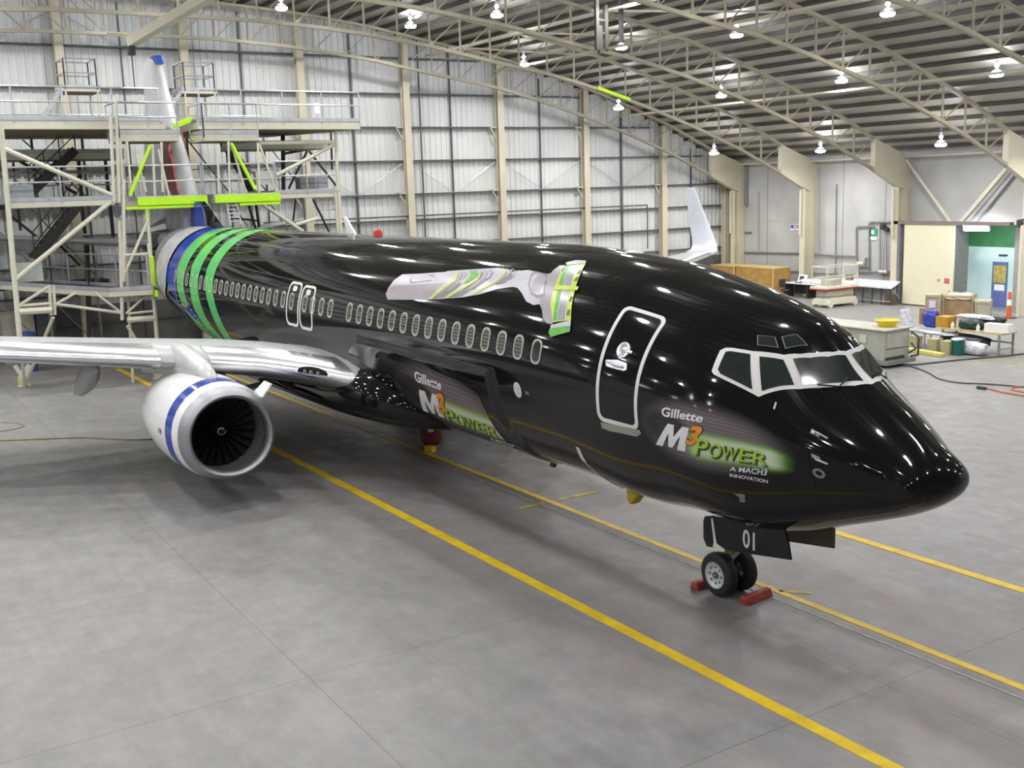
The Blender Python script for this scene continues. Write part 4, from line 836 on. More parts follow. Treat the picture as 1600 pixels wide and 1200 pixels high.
# ------------------------------------------------------------------ engines
def engine(sgn):
    cy, cz, s0 = sgn*4.74, 1.575, 12.95
    def R(d, w_, t, bt, n=48): return [Vector((-(s0+d), cy+w_*math.cos(a2), cz+(t if math.sin(a2) > 0 else bt)*math.copysign(abs(math.sin(a2))**(1 if math.sin(a2) > 0 else .92), math.sin(a2)))) for a2 in [i*2*math.pi/n for i in range(n)]]
    prof = [(.30, .975, .96, .93), (.55, 1.01, 1.0, .96), (1.0, 1.04, 1.03, .985), (1.6, 1.05, 1.04, .99), (2.3, 1.02, 1.0, .96), (3.0, .94, .92, .88), (3.6, .84, .82, .80)]
    cw = MB().loft([R(*p) for p in prof]).build('engine_cowling', WHITE, air, True, ang=60)
    MB().loft([R(d, w_, t, bt) for d, w_, t, bt in ((.30, .975, .96, .93), (.14, .935, .92, .89), (.05, .895, .875, .85), (0, .835, .81, .80), (.03, .785, .76, .75), (.12, .755, .735, .73), (.28, .745, .735, .735))]).build('intake_lip', LIPM, cw, True, ang=60)
    MB().loft([R(d, r, r, r) for d, r in ((.28, .745), (.6, .76), (.95, .79), (1.05, .79))]).build('intake_duct', mat('duct_grey', (.16, .16, .17), .5), cw, True, ang=60)
    MB().loft([R(d, w_+.006, t+.006, bt+.006) for d, w_, t, bt in ((.60, 1.014, 1.004, .965), (.78, 1.027, 1.017, .976), (.96, 1.038, 1.028, .985))]).build('blue_band', BLUE, cw, True)
    MB().add(R(1.04, .79, .79, .79), [tuple(range(48))]).build('fan_backing', mat('fan_dark', (.006, .006, .006), .9, var=0), cw)
    b = MB()
    for k in range(24):
        th = 2*math.pi*k/24; vs = []
        for i in range(6):
            r = .17+.60*i/5; tw = math.radians(28+34*i/5); cwid = .16+.02*i
            for sd in (-1, 1):
                du = sd*cwid/2; dth = du*math.sin(tw)/max(r, .2); vs.append(Vector((-(s0+.86+du*math.cos(tw)), cy+r*math.cos(th+dth), cz+r*math.sin(th+dth))))
        b.add(vs, [(2*i, 2*i+1, 2*i+3, 2*i+2) for i in range(5)])
    b.build('fan', mat('fan_blade_metal', (.07, .07, .075), .35, .8), cw, True)
    sp = MB().lathe((-(s0+.95), cy, cz), (1, 0, 0), [(0, .20), (.15, .165), (.30, .09), (.38, .03), (.40, 0)], 20).build('spinner', BLACKM, cw, True)
    pts = [Vector((-(s0+.95)+.40-r*1.55, cy+(r)*math.cos(t), cz+r*math.sin(t))) for r, t in [(.035+.07*i/18, i*.30+.6) for i in range(19)]]
    MB().pipe([p+Vector((.02, 0, 0)) for p in pts], .014, 6).build('spinner_spiral', WHITE, sp)
    # exhaust core
    MB().loft([R(d, r, r, r) for d, r in ((3.4, .60), (4.2, .55), (4.9, .42))]).build('core_cowl', LIPM, cw, True); MB().lathe((-(s0+4.7), cy, cz), (-1, 0, 0), [(0, .3), (.6, .12), (.75, 0)], 20).build('exhaust_plug', GALV, cw, True)
    a0 = Vector((-13.35, cy-sgn*.83, cz+.58))
    MB().add([a0, a0+Vector((-.55, 0, 0)), a0+Vector((-.52, -sgn*.26, .24)), a0+Vector((-.12, -sgn*.26, .24)), a0+Vector((0, sgn*.035, .035)), a0+Vector((-.55, sgn*.035, .035)), a0+Vector((-.52, -sgn*.225, .275)), a0+Vector((-.12, -sgn*.225, .275))],
             [(0, 1, 2, 3), (4, 7, 6, 5), (0, 3, 7, 4), (1, 5, 6, 2), (3, 2, 6, 7), (0, 4, 5, 1)]).build('nacelle_chine', WHITE, cw, bevel=.015)
    for dd in (1.25, 1.38): MB().cbox((-(s0+dd), cy+sgn*1.045, cz+.02), .03, .02, .10).build('latch_mark', DARK, cw)
    rings = []
    for s, zb, zt, w_ in ((13.75, 2.45, 2.5, .05), (13.95, 2.4, 2.68, .13), (14.4, 2.35, 2.84, .19), (15.1, 2.3, 2.98, .23), (15.9, 2.3, 3.08, .24), (16.8, 2.25, 3.06, .22), (17.6, 2.2, 2.95, .15), (19.5, 2.0, 2.5, .1)):
        zm = (zb+zt)/2; rings.append([Vector((-s, cy+w_*math.copysign(abs(math.cos(a2))**.7, math.cos(a2)), zm+(zt-zm)*math.copysign(abs(math.sin(a2))**.7, math.sin(a2)))) for a2 in [i*math.pi/10 for i in range(20)]])
    MB().loft(rings, cap0=True, cap1=True).build('engine_pylon', mat('pylon_pale_grey', (.52, .53, .54), .25, var=.05), air, True, ang=60)
engine(-1); engine(1)
# ------------------------------------------------------------------ tail
def slab(name, LEc, TEc, th, m, parent, sgn=1, axis='z'):
    rings = []
    for (p, q) in zip(LEc, TEc):
        p, q = Vector(p), Vector(q); ch = (q-p).length; rr = []
        for c, sd in [(c, 1) for c in cc[::-1]]+[(c, -1) for c in cc[1:-1]]:
            t = 5*th*(.2969*math.sqrt(c)-.126*c-.3516*c*c+.2843*c**3-.1015*c**4)*ch*sd; v = p+(q-p)*c; v += Vector((0, t, 0)) if axis == 'z' else Vector((0, 0, t)); rr.append(v)
        rings.append(rr)
    return MB().loft(rings, cap0=True, cap1=True).build(name, m, parent, True, ang=50)
fin = slab('tail_fin', [(-30.0, 0, 5.9), (-30.6, 0, 7.06), (-31.9, 0, 8.91), (-33.0, 0, 10.78), (-33.42, 0, 11.25)], [(-37.2, 0, 5.0), (-36.9, 0, 6.5), (-36.3, 0, 8.9), (-35.6, 0, 10.78), (-35.4, 0, 11.25)], .10, mat('fin_white_paint', (.62, .63, .65), .25, var=.12, vs=1), air)
MB().prism([(-27.5, 5.12), (-29.5, 6.05), (-30.5, 6.05), (-30.5, 5)], 1, -.10, .10).build('dorsal_fillet', BLACK, air)
MB().prism([(-28.9, 5.1), (-29.15, 5.9), (-30.2, 6.1), (-30.8, 5.1)], 1, -.13, .13).build('dorsal_blue_band', BLUE, air)
MB().prism([(-33.05, 10.95), (-33.42, 11.28), (-34.1, 11.29), (-34.1, 10.95)], 1, -.10, .10).build('fin_tip_cap', BLUE, fin)
MB().prism([(-31.15, 6.3), (-31.5, 7.2), (-32.3, 8.6), (-33.0, 8.2), (-32.6, 6.9), (-33.2, 6.1)], 1, -.33, .33).build('fin_red_mark', mat('fin_red', (.28, .02, .02), .3), fin)
MB().prism([(-30.6, 5.1), (-30.55, 6.05), (-32.5, 6.2), (-33.0, 5.1)], 1, -.36, .36).build('masking_sheet', mat('masking_plastic', (.45, .45, .47), .3), fin)
for sgn in (-1, 1): slab('tailplane', [(-33.2, sgn*.8, 4.55), (-37.8, sgn*7.1, 5.1)], [(-36.8, sgn*.8, 4.5), (-39.1, sgn*7.1, 5.1)], .09, GREYP, air, axis='y')
# ------------------------------------------------------------------ landing gear
ng = MB().tube((-4.01, 0, 1.5), (-4.01, 0, .40), .075, n=12).build('nose_gear_leg', GREYB, air, True)
MB().tube((-4.01, 0, .75), (-3.45, 0, 1.35), .04).tube((-4.01, -.3, .343), (-4.01, .3, .343), .05).build('drag_brace', GREYB, ng, True)
MB().pipe([(-3.93, -.05, .95), (-3.75, -.05, .75), (-3.93, -.05, .55)], .035).build('torque_link', GREYB, ng)
MB().lathe((-3.9, -.1, .78), (1, 0, 0), [(0, .09), (.06, .10), (.07, 0)], 12).build('taxi_light', mat('taxi_lamp_brass', (.35, .34, .10), .3, .6), ng, True)
def wheel(c, r, w_, parent, out, hub=HUB):
    c = Vector(c); wl = MB().lathe(c-Vector((0, w_/2, 0)), (0, 1, 0), [(.0, r*.56), (0.0, r*.62), (w_*.04, r*.86), (w_*.18, r*.97), (w_*.5, r), (w_*.82, r*.97), (w_*.96, r*.86), (w_, r*.62), (w_, r*.56), (.0, r*.56)], 32).build('wheel', RUBBER, parent, True, ang=30)
    o0 = c+Vector((0, out*w_*.5, 0)); ax = Vector((0, out, 0))
    MB().lathe(o0-ax*.03, ax, [(.0, 0), (.0, r*.2), (-.01, r*.30), (.0, r*.42), (.028, r*.56), (.034, r*.60), (.0, r*.62)], 28).build('wheel_hub', hub, wl, True)
    b = MB()
    for k in range(8):
        t = k*math.pi/4; b.lathe(o0-ax*.028+Vector((r*.37*math.cos(t), 0, r*.37*math.sin(t))), ax, [(0, 0), (.012, .018), (.012, 0)], 8)
    b.lathe(o0-ax*.03, ax, [(0, r*.16), (.03, r*.13), (.035, r*.07), (.01, 0)], 14); b.build('hub_bolts', DARK, wl)
    return wl
wheel((-4.01, -.20, .343), .343, .20, ng, -1); wheel((-4.01, .20, .343), .343, .20, ng, 1)
d = [(-4.07, 1.22), (-4.04, 1.30), (-3.9, 1.34), (-2.45, 1.50), (-2.39, 1.36), (-2.33, 1.10), (-3.6, .89), (-4.0, .84), (-4.07, .95)]
nd = MB().prism(d, 1, -.47, -.44).build('nose_gear_door', BLACK, air)
MB().prism([(-3.90, 1.30), (-3.86, 1.31), (-3.78, .95), (-3.60, .90), (-3.66, .86), (-3.86, .87), (-3.84, .95)], 1, -.476, -.472).build('door_white_stripe', OUTL, nd)
def plate_text(name, txt, c, h, w_, m, parent, bold=.02):
    cu = bpy.data.curves.new(name, 'FONT'); cu.body = txt; cu.size = 1; cu.offset = bold; ob = bpy.data.objects.new('t', cu); COL.objects.link(ob); bpy.context.view_layer.update()
    me = bpy.data.meshes.new_from_object(ob.evaluated_get(bpy.context.evaluated_depsgraph_get())); bpy.data.objects.remove(ob)
    xs = [v.co.x for v in me.vertices]; ys = [v.co.y for v in me.vertices]; k = wloc(parent)
    for v in me.vertices: v.co = Vector((c[0]+(v.co.x-min(xs))/(max(xs)-min(xs))*w_-w_/2, c[1], c[2]+(v.co.y-min(ys))/(max(ys)-min(ys))*h-h/2))-k
    me.materials.clear(); me.materials.append(m); o = bpy.data.objects.new(name, me); COL.objects.link(o); o.parent = parent; return o
plate_text('door_number', '01', (-3.12, -.476, 1.18), .27, .24, OUTL, nd)
MB().prism([(-3.4, 1.06), (-3.35, 1.34), (-2.38, 1.42), (-2.38, 1.06), (-3.25, .93)], 1, .44, .47).build('nose_gear_door', mat('door_inner_olive', (.10, .09, .06), .5), air)
for sgn in (-1, 1):
    mg = MB().tube((-19.5, sgn*2.86, 2.0), (-19.6, sgn*2.86, .5), .12, n=12).tube((-19.55, sgn*2.86, 1.2), (-19.3, sgn*1.0, 1.5), .07).build('main_gear_leg', GREYB, air, True)
    MB().prism([(-19.9, .9), (-19.0, .9), (-18.9, 1.9), (-20, 1.9)], 1, sgn*3.1, sgn*3.13).build('main_gear_door', BLACKM, mg)
    for dy in (-.43, .43): wheel((-19.6, sgn*2.86+dy, .56), .56, .36, mg, -1 if dy < 0 else 1)
# ------------------------------------------------------------------ chocks and small things on the floor
def chock(name, c, ln_, rz, lab):
    t = MB(); c = Vector(c); m_ = Matrix.Rotation(rz, 3, 'Z'); h = .12
    vs = [c+m_@Vector((x, y, z)) for y in (-ln_/2, ln_/2) for x, z in ((-.10, 0), (.10, 0), (.05, h), (-.05, h))]
    t.add(vs, [(0, 3, 2, 1), (4, 5, 6, 7), (0, 1, 5, 4), (1, 2, 6, 5), (2, 3, 7, 6), (3, 0, 4, 7)])
    o = tag(t.build(name, mat('chock_red', (.36, .05, .035), .6, var=.35, vs=10), bevel=.02), lab, 'chock', 'wheel chocks'); return o
chock('wheel_chock', (-3.56, .12, .0), .60, .12, 'long faded red wheel chock in front of the nose wheels'); chock('wheel_chock', (-4.42, -.10, .0), .5, 0, 'red wheel chock behind the nose wheels')
t = empty('gear_jack', (-15.2, .85, 0), 'dark red covered jack on a yellow foot on the floor under the belly', 'jack')
MB().lathe((-15.2, .85, 0.12), (0, 0, 1), [(0, .18), (.1, .26), (.38, .26), (.5, .2), (.55, 0)], 12).build('jack_cover', DRED, t, True); MB().cbox((-14.95, .68, .07), .22, .18, .14, .4).build('jack_foot', YEL, t); MB().cbox((-14.97, .72, .55), .12, .12, .12).build('jack_cap', OUTL, t)
mc = mat('cable_yellow_green', (.26, .24, .06), .6); mb_ = mat('cable_grey', (.08, .08, .085), .6); mo = mat('cable_orange', (.55, .16, .07), .6)
def cable(name, pts, r, m_, lab, cat='cable'):
    P = [at(2, r, *p) for p in pts]; Q = []
    for i in range(len(P)-1):
        p0, p1, p2, p3 = P[max(i-1, 0)], P[i], P[i+1], P[min(i+2, len(P)-1)]
        for t in [k/6 for k in range(6)]: Q.append(.5*((2*p1)+(p2-p0)*t+(2*p0-5*p1+4*p2-p3)*t*t+(3*p1-p0-3*p2+p3)*t**3))
    Q.append(P[-1]); Q = [Vector((q.x, q.y, r)) for q in Q]
    return tag(MB().pipe(Q, r, 6).build(name, m_, None, True), lab, cat, 'cables on the floor')
cable('air_hose', [(-30, 690), (40, 687), (130, 684), (200, 687), (244, 686)], .016, mc, 'thin yellow-green hose lying across the floor under the left wing', 'hose')
cable('air_hose', [(-30, 661), (0, 660), (30, 662), (38, 665), (25, 670), (0, 674), (-30, 676)], .013, mc, 'loop of yellow-green hose at the left edge on the floor', 'hose')
cable('power_cable', [(1405, 570), (1435, 569), (1500, 562), (1560, 557), (1606, 552)], .028, mb_, 'grey cable running from the ground cart to the right edge behind the orange lead')
cable('power_cable', [(1400, 570), (1425, 573), (1450, 582), (1468, 592), (1500, 598), (1545, 600), (1606, 605)], .022, mb_, 'dark cable curving over the floor from the ground cart in front of the workbench')
cable('extension_lead', [(1540, 606), (1560, 611), (1580, 615), (1610, 620)], .022, mo, 'orange extension lead at the right edge with a dark plug')
cable('extension_lead', [(1610, 604), (1585, 605), (1582, 609), (1610, 614)], .022, mo, 'loop of orange lead at the far right edge of the floor')
tag(MB().tube(at(2, .04, 1527, 605), at(2, .04, 1540, 607), .05).build('cable_plug', DARK), 'dark plug lying on the floor at the end of the orange lead', 'plug')
# ------------------------------------------------------------------ ground power cart
z1 = 1.20; t = empty('ground_power_cart', (-17, 18.3, 0), 'grey-green ground power cart with a yellow basin on top, behind the nose', 'cart')
MB().box(-19.4, -15.4, 17.7, 18.95, .22, z1).build('cart_body', GREYB, t, bevel=.02)
MB().box(-19.45, -15.33, 17.63, 19.02, z1, z1+.05).build('cart_top', mat('cart_top_grey', (.46, .46, .40), .5), t, bevel=.01)
MB().box(-15.42, -15.375, 17.8, 18.85, .62, 1.10).build('end_panel', mat('panel_light', (.44, .44, .38), .5), t); MB().box(-15.41, -15.38, 17.8, 18.85, .60, .62).box(-15.41, -15.385, 17.75, 18.7, .25, .33).build('panel_gap', DARK, t)
MB().box(-19.5, -15.2, 17.6, 19.05, .10, .22).build('chassis', mat('chassis_grey', (.22, .22, .20), .6), t); 
for x in (-18.6, -16.0):
    for y in (17.75, 18.85): MB().tube((x, y-.08, .17), (x, y+.08, .17), .17, n=16).build('cart_wheel', RUBBER, t, True)
MB().box(-16.4, -16.12, 17.67, 17.70, .75, 1.02).build('switch_box', mat('switch_pale', (.58, .57, .48), .5), t); MB().box(-18.0, -17.2, 17.67, 17.70, .6, 1.08).build('side_door', mat('panel_light', (.44, .44, .38), .5), t)
MB().pipe([(-15.35, 18.95, 1.1), (-15.15, 19.1, .9), (-15.2, 19.15, .3), (-15.4, 19.0, .25)], .035).pipe([(-15.35, 19.0, .7), (-15.1, 18.9, .55), (-15.3, 18.8, .4)], .035).build('coiled_lead', mb_, t)
c = at(2, z1+.05, 1386, 510); t = MB().lathe(c, (0, 0, 1), [(.0, 0), (.0, .26), (.20, .37), (.22, .41), (.23, .37), (.03, .24), (.03, 0)], 24).build('basin', YEL, None, True, ang=30); tag(t, 'round yellow plastic basin standing on the ground power cart', 'basin')
# ------------------------------------------------------------------ workbench and what stands around it
def P(x, y, z=0): return at(2, z, x, y)
w0_, w1_ = P(1440, 540), P(1562, 553); zt = .78
a, b_ = at(2, zt, 1470, 512), at(2, zt, 1565, 522); dv = (b_-a).normalized(); nv = Vector((-dv.y, dv.x, 0)); nv = nv if nv.y > 0 else -nv
t = empty('workbench', (a+b_)/2-Vector((0, 0, zt)), 'long worktable with a yellowish top loaded with wrapped goods, right of the ground cart', 'table')
MB().add([p+Vector((0, 0, dz)) for dz in (-.05, 0) for p in (a, b_, b_+nv*.9, a+nv*.9)], [(0, 3, 2, 1), (4, 5, 6, 7), (0, 1, 5, 4), (1, 2, 6, 5), (2, 3, 7, 6), (3, 0, 4, 7)]).build('table_top', mat('bench_top_yellow', (.50, .42, .18), .6), t)
for q in (a+dv*.08, b_-dv*.08, b_-dv*.08+nv*.8, a+dv*.08+nv*.8): MB().bar(q-Vector((0, 0, .05)), (q.x, q.y, 0), .06).build('leg', mat('leg_grey', (.22, .23, .20), .5), t)
MB().bar((b_-dv*.08)-Vector((0, 0, .55)), (b_-dv*.08+nv*.8)-Vector((0, 0, .55)), .05).bar((a+dv*.1+nv*.8)-Vector((0, 0, .4)), (b_-dv*.1+nv*.8)-Vector((0, 0, .4)), .05).build('stretcher', GREYB, t)
rz_ = math.atan2(dv.y, dv.x)
def on(u, v_, z=zt): return a+dv*u+nv*v_+Vector((0, 0, z-zt))
Lb = (b_-a).length
def item(name, u, v_, sx, sy, sz, m_, lab, cat, z=zt, rz=0, bev=.01):
    return tag(MB().cbox(on(u, v_, z)+Vector((0, 0, sz/2)), sx, sy, sz, rz_+rz).build(name, m_, bevel=bev), lab, cat)
item('carton', -.05, .35, .50, .5, .38, mat('carton_orange', (.48, .27, .03), .7), 'orange-brown cardboard box on the left end of the worktable', 'box')
item('white_carton', Lb-.32, .3, .85, .35, .30, PAPER, 'long white box on the right end of the worktable', 'box', rz=.12)
def blob(name, c, sx, sy, sz, m_, lab, cat, seed=1, rz=0):
    rnd = random.Random(seed); bm = bmesh.new(); bmesh.ops.create_icosphere(bm, subdivisions=4, radius=1)
    from mathutils import noise as nz
    R_ = Matrix.Rotation(rz, 3, 'Z'); c = Vector(c)
    for v in bm.verts:
        k = 1+.22*nz.noise(v.co*2.2+Vector((seed*3.1, 0, 0)))+.10*nz.noise(v.co*6+Vector((seed, 0, 0)))
        q = v.co*k; q = Vector((math.copysign(abs(q.x)**.75, q.x)*sx/2, math.copysign(abs(q.y)**.75, q.y)*sy/2, math.copysign(abs(q.z)**.7, q.z)*sz/2)); q.z = max(q.z, -sz/2*.92); v.co = c+R_@q
    me = bpy.data.meshes.new(name); bm.to_mesh(me); bm.free(); me.materials.append(m_)
    for p in me.polygons: p.use_smooth = True
    o = bpy.data.objects.new(name, me); COL.objects.link(o); return tag(o, lab, cat)
blob('dark_bag', on(.95, .45, zt+.17), .95, .6, .40, mat('bag_dark_teal', (.012, .035, .035), .4, var=.4), 'dark green bag lying on the middle of the worktable', 'bag', 3, rz_)
blob('wrapped_parts', on(.9, .7, zt+.40), 1.5, .5, .16, PLAST, 'clear plastic sheeting crumpled on top of the dark green bag', 'plastic wrap', 5, rz_)
blob('tool_bag', on(1.55, .8, zt+.30), .75, .35, .32, mat('bag_black', (.02, .012, .015), .5, var=.5), 'black bag with a reddish edge behind the white box', 'bag', 6, rz_+.3)
for u, lab in ((.42, 'small white bottle on the worktable beside the orange carton'), (1.42, 'small white bottle on the worktable beside the white box')):
    t = tag(MB().lathe(on(u, .08, zt), (0, 0, 1), [(0, 0), (0, .06), (.16, .06), (.20, .025), (.22, .025)], 12).build('bottle', PAPER, None, True), lab, 'bottle', 'bottles on the worktable'); MB().lathe(on(u, .08, zt+.22), (0, 0, 1), [(0, .03), (.03, .03), (.03, 0)], 10).build('cap', OUTL, t)
blob('dark_bundle', on(.75, .35, .38), 1.9, .6, .42, mat('bundle_black', (.015, .018, .022), .6), 'black bundle stored under the worktable', 'bundle', 8, rz_)
for i, (x, y, lab) in enumerate(((1429, 546, 'leftmost of the three pale square bins under the silver sheeting'), (1460, 551, 'middle of the three pale square bins under the silver sheeting'), (1480, 555, 'rightmost of the three pale square bins, beside the green bin'))):
    c = P(x, y, 0); c = c+Vector((-.10, .16, 0)); t = MB().add([c+Matrix.Rotation(rz_, 3, 'Z')@Vector((sx*w_, sy*w_, z)) for z, w_ in ((0, .15), (.48, .19)) for sx, sy in ((-1, -1), (1, -1), (1, 1), (-1, 1))], [(0, 3, 2, 1), (4, 5, 6, 7), (0, 1, 5, 4), (1, 2, 6, 5), (2, 3, 7, 6), (3, 0, 4, 7)]).build('waste_bin', mat('bin_olive_beige', (.42, .40, .22), .6), bevel=.01); tag(t, lab, 'bin', 'pale bins')
c = P(1495, 556)+Vector((-.12, .2, 0)); t = tag(MB().lathe(c, (0, 0, 1), [(0, 0), (0, .20), (.50, .235), (.51, .25), (.53, .25), (.52, .22), (.4, .2), (.4, 0)], 24).build('green_bin', mat('bin_green', (.012, .12, .10), .4), None, True, ang=30), 'round dark green bin in front of the worktable', 'bin')
blob('bin_liner', c+Vector((0, 0, .53)), .42, .42, .14, PLAST, 'white plastic liner bulging out of the green bin', 'liner', 9)
blob('foil_sheeting', P(1455, 545)+Vector((-.2, .35, .56)), 2.3, .7, .15, mat('silver_sheeting', (.55, .56, .60), .25, .3, var=.3, vs=10), 'silver-white sheeting draped over the pale bins', 'sheeting', 11, rz_)
blob('foil_heap', P(1520, 556)+Vector((-.2, .25, .22)), 1.15, .6, .46, PLAST, 'heap of crumpled clear plastic on the floor right of the green bin', 'plastic wrap', 13, rz_)
blob('foil_heap', P(1510, 552)+Vector((-.2, .35, .46)), 1.2, .5, .16, mat('navy_sheet', (.14, .14, .20), .4, var=.4), 'dark grey sheet folded over the heap of clear plastic', 'sheet', 14, rz_)
a2, b2 = P(1411, 548), P(1473, 558); tag(MB().bar(a2+Vector((0, 0, .07)), b2+Vector((0, 0, .07)), .2, .14).build('padded_beam', mat('beam_pale_yellow', (.75, .66, .20), .5), bevel=.02), 'long pale yellow beam lying on the floor in front of the bins', 'beam')
# wrapped chair
c = P(1424, 540)+Vector((-.1, .3, 0)); t = empty('wrapped_chair', c, 'chair wrapped in shiny clear plastic between the ground cart and the worktable', 'chair')
R_ = Matrix.Rotation(rz_+.2, 3, 'Z')
def L_(x, y, z): return c+R_@Vector((x, y, z))
MB().add([L_(x, y, z) for x, y, z in ((-.30, -.3, .5), (.6, -.3, .5), (.6, .3, .5), (-.30, .3, .5), (-.30, -.3, .62), (.6, -.3, .58), (.6, .3, .58), (-.3, .3, .62))], [(0, 3, 2, 1), (4, 5, 6, 7), (0, 1, 5, 4), (1, 2, 6, 5), (2, 3, 7, 6), (3, 0, 4, 7)]).build('seat', PLAST, t, bevel=.05)
MB().add([L_(x, y, z) for x, y, z in ((-.30, -.3, .5), (-.12, -.3, .55), (-.12, .3, .55), (-.30, .3, .5), (-.50, -.28, 1.28), (-.36, -.28, 1.30), (-.36, .28, 1.30), (-.50, .28, 1.28))], [(0, 3, 2, 1), (4, 5, 6, 7), (0, 1, 5, 4), (1, 2, 6, 5), (2, 3, 7, 6), (3, 0, 4, 7)]).build('backrest', PLAST, t, bevel=.05)
for x, y in ((-.25, -.25), (.5, -.25), (.5, .25), (-.25, .25)): MB().bar(L_(x, y, .5), L_(x, y, 0), .04).build('leg', GALV, t)
blob('blue_bag', L_(.34, .55, .92), .62, .4, .68, mat('bag_blue', (.03, .05, .35), .35, var=.6, vs=12), 'shiny royal blue bag with red and white print standing behind the wrapped chair seat', 'bag', 17, rz_)
t = tag(MB().cbox(L_(-.02, .80, .95), .45, .04, .6, rz_).build('brown_board', mat('board_brown', (.34, .20, .08), .7)), 'brown board leaning behind the wrapped chair back', 'board')
# crates behind
ca, cb = P(1446, 492), P(1468, 492)
def crate(x0, x1, yb, h, dep, m_, lab, name='crate', slant=0):
    p, q = P(x0, yb), P(x1, yb+ (x1-x0)*.03); d_ = q-p; d_.normalize(); n_ = Vector((-d_.y, d_.x, 0)); n_ = n_ if n_.y > 0 else -n_
    t = empty(name, (p+q)/2, lab, 'crate', 'packing crates')
    MB().add([r+Vector((0, 0, z)) for z, rr in ((0.0, (p, q, q+n_*dep, p+n_*dep)), (h, (p, q, q+n_*dep, p+n_*dep))) for r in rr], [(0, 3, 2, 1), (4, 5, 6, 7), (0, 1, 5, 4), (1, 2, 6, 5), (2, 3, 7, 6), (3, 0, 4, 7)]).build('crate_body', m_, t)
    b = MB()
    for r0, r1 in ((p, q),):
        for z in (.05, h-.05): b.bar(r0-n_*.02+Vector((0, 0, z)), r1-n_*.02+Vector((0, 0, z)), .04, .09)
        for r in (r0, r1): b.bar(r-n_*.02, r-n_*.02+Vector((0, 0, h)), .08, .04)
    b.build('crate_battens', mat('batten_wood', (.42, .36, .24), .7), t); return t, p, q, n_
t_, p_, q_, n_ = crate(1446, 1467, 497, 1.02, .9, mat('crate_plastic_brown', (.40, .35, .26), .35, var=.2), 'tall tan crate with a white label behind the orange carton')
MB().cbox((p_+q_)/2-n_*.05+Vector((0, 0, .62)), .26, .02, .3, math.atan2((q_-p_).y, (q_-p_).x)).build('crate_label', mat('label_white_print', (.62, .60, .70), .6, var=.5, vs=22), t_)
t_, p_, q_, n_ = crate(1473, 1520, 495, .95, 1.0, mat('crate_cardboard_shiny', (.36, .24, .13), .35, var=.25), 'wide brown plastic-covered crate in the middle behind the worktable')
crate(1524, 1546, 497, .74, .9, mat('crate_grey', (.40, .40, .34), .5, var=.1), 'low grey crate right of the wide brown crate')
u_ = (q_-p_).normalized(); Z_ = Vector((0, 0, 1)); g = [[p_-u_*.12-n_*.08+u_*((q_-p_).length+.24)*i/6+n_*1.2*j/4+Z_*(.955+.05*math.sin(i*1.7+j)**2-(.32 if i in (0, 6) else .18 if j == 0 else 0)) for i in range(7)] for j in range(5)]
tag(MB().loft(g+[[v-Z_*.006 for v in r] for r in g[::-1]], close=False).build('cover_sheet', mat('sheet_translucent', (.46, .44, .37), .3, var=.2), None, True), 'pale plastic sheet draped over the top of the wide brown crate', 'sheet')
# pole and traffic post
c = P(1576, 497); t = empty('marker_post', c, 'orange and white traffic post on a dark base beside the tall white pole', 'post')
MB().lathe(c, (0, 0, 1), [(0, 0), (0, .32), (.03, .32), (.05, .18), (.05, 0)], 20).build('base', mat('base_red_dark', (.16, .05, .04), .6), t, True); MB().lathe(c, (0, 0, 1), [(.05, .11), (.55, .09)], 16).build('lower_sleeve', mat('cone_orange', (.70, .12, .05), .5), t, True)
MB().lathe(c, (0, 0, 1), [(.55, .09), (.80, .085)], 16).build('reflective_sleeve', PAPER, t, True); MB().lathe(c, (0, 0, 1), [(.80, .085), (1.12, .07), (1.12, 0)], 16).build('upper_sleeve', mat('cone_orange', (.70, .12, .05), .5), t, True)
c2 = c+Vector((.02, .62, 0)); t = empty('tall_pole', c2, 'tall white pole with a dark bracket on top standing before the grey pier', 'pole')
MB().tube(c2, c2+Vector((0, 0, 3.9)), .085, n=14).build('pole_shaft', CREAML, t, True); MB().tube(c2, c2+Vector((0, 0, .04)), .2, n=14).build('foot_plate', GALV, t)
MB().pipe([c2+Vector((-.1, 0, 3.8)), c2+Vector((-.25, 0, 4.1)), c2+Vector((.05, 0, 4.15)), c2+Vector((.2, 0, 4.0))], .04).cbox(c2+Vector((-.12, 0, 4.0)), .2, .2, .16).build('bracket', DARK, t)
# ------------------------------------------------------------------ along the right wall: plywood crates, desk, lift, wrapped bench
for i, (x0, x1, zz, y0) in enumerate(((-38.3, -36.4, 1.50, 31.25), (-36.3, -35.0, 1.52, 31.3), (-34.9, -33.4, 1.52, 31.15))):
    t = empty('plywood_crate', ((x0+x1)/2, y0+.5, 0), f"large plywood crate against the right wall, {('furthest left', 'middle one', 'nearest the desk')[i]} of three", 'crate', 'plywood crates')
    MB().box(x0, x1, y0, y0+1.3, 0, zz-.04).build('crate_side', PLY, t); MB().box(x0-.02, x1+.02, y0-.02, y0+1.32, zz-.04, zz).build('crate_lid', mat('plywood_light', (.56, .42, .18), .6), t)
    MB().box(x1-.03, x1+.02, y0-.03, y0+.05, 0, zz-.04).build('corner_post', mat('plywood_light', (.56, .42, .18), .6), t)
dc = Vector((-31.6, 32.2, 0)); t = empty('office_desk', dc, 'dark-framed desk with papers and a laptop beside the second column', 'desk')
MB().box(-33.2, -29.9, 31.7, 32.45, .72, .76).build('desk_top', mat('desk_white', (.68, .69, .72), .5), t)
MB().box(-33.0, -30.1, 32.35, 32.40, .15, .70).build('modesty_panel', DARK, t)
for x in (-33.1, -31.6, -30.0):
    MB().box(x-.03, x+.03, 31.75, 32.4, 0, .72).build('leg', DARK, t)
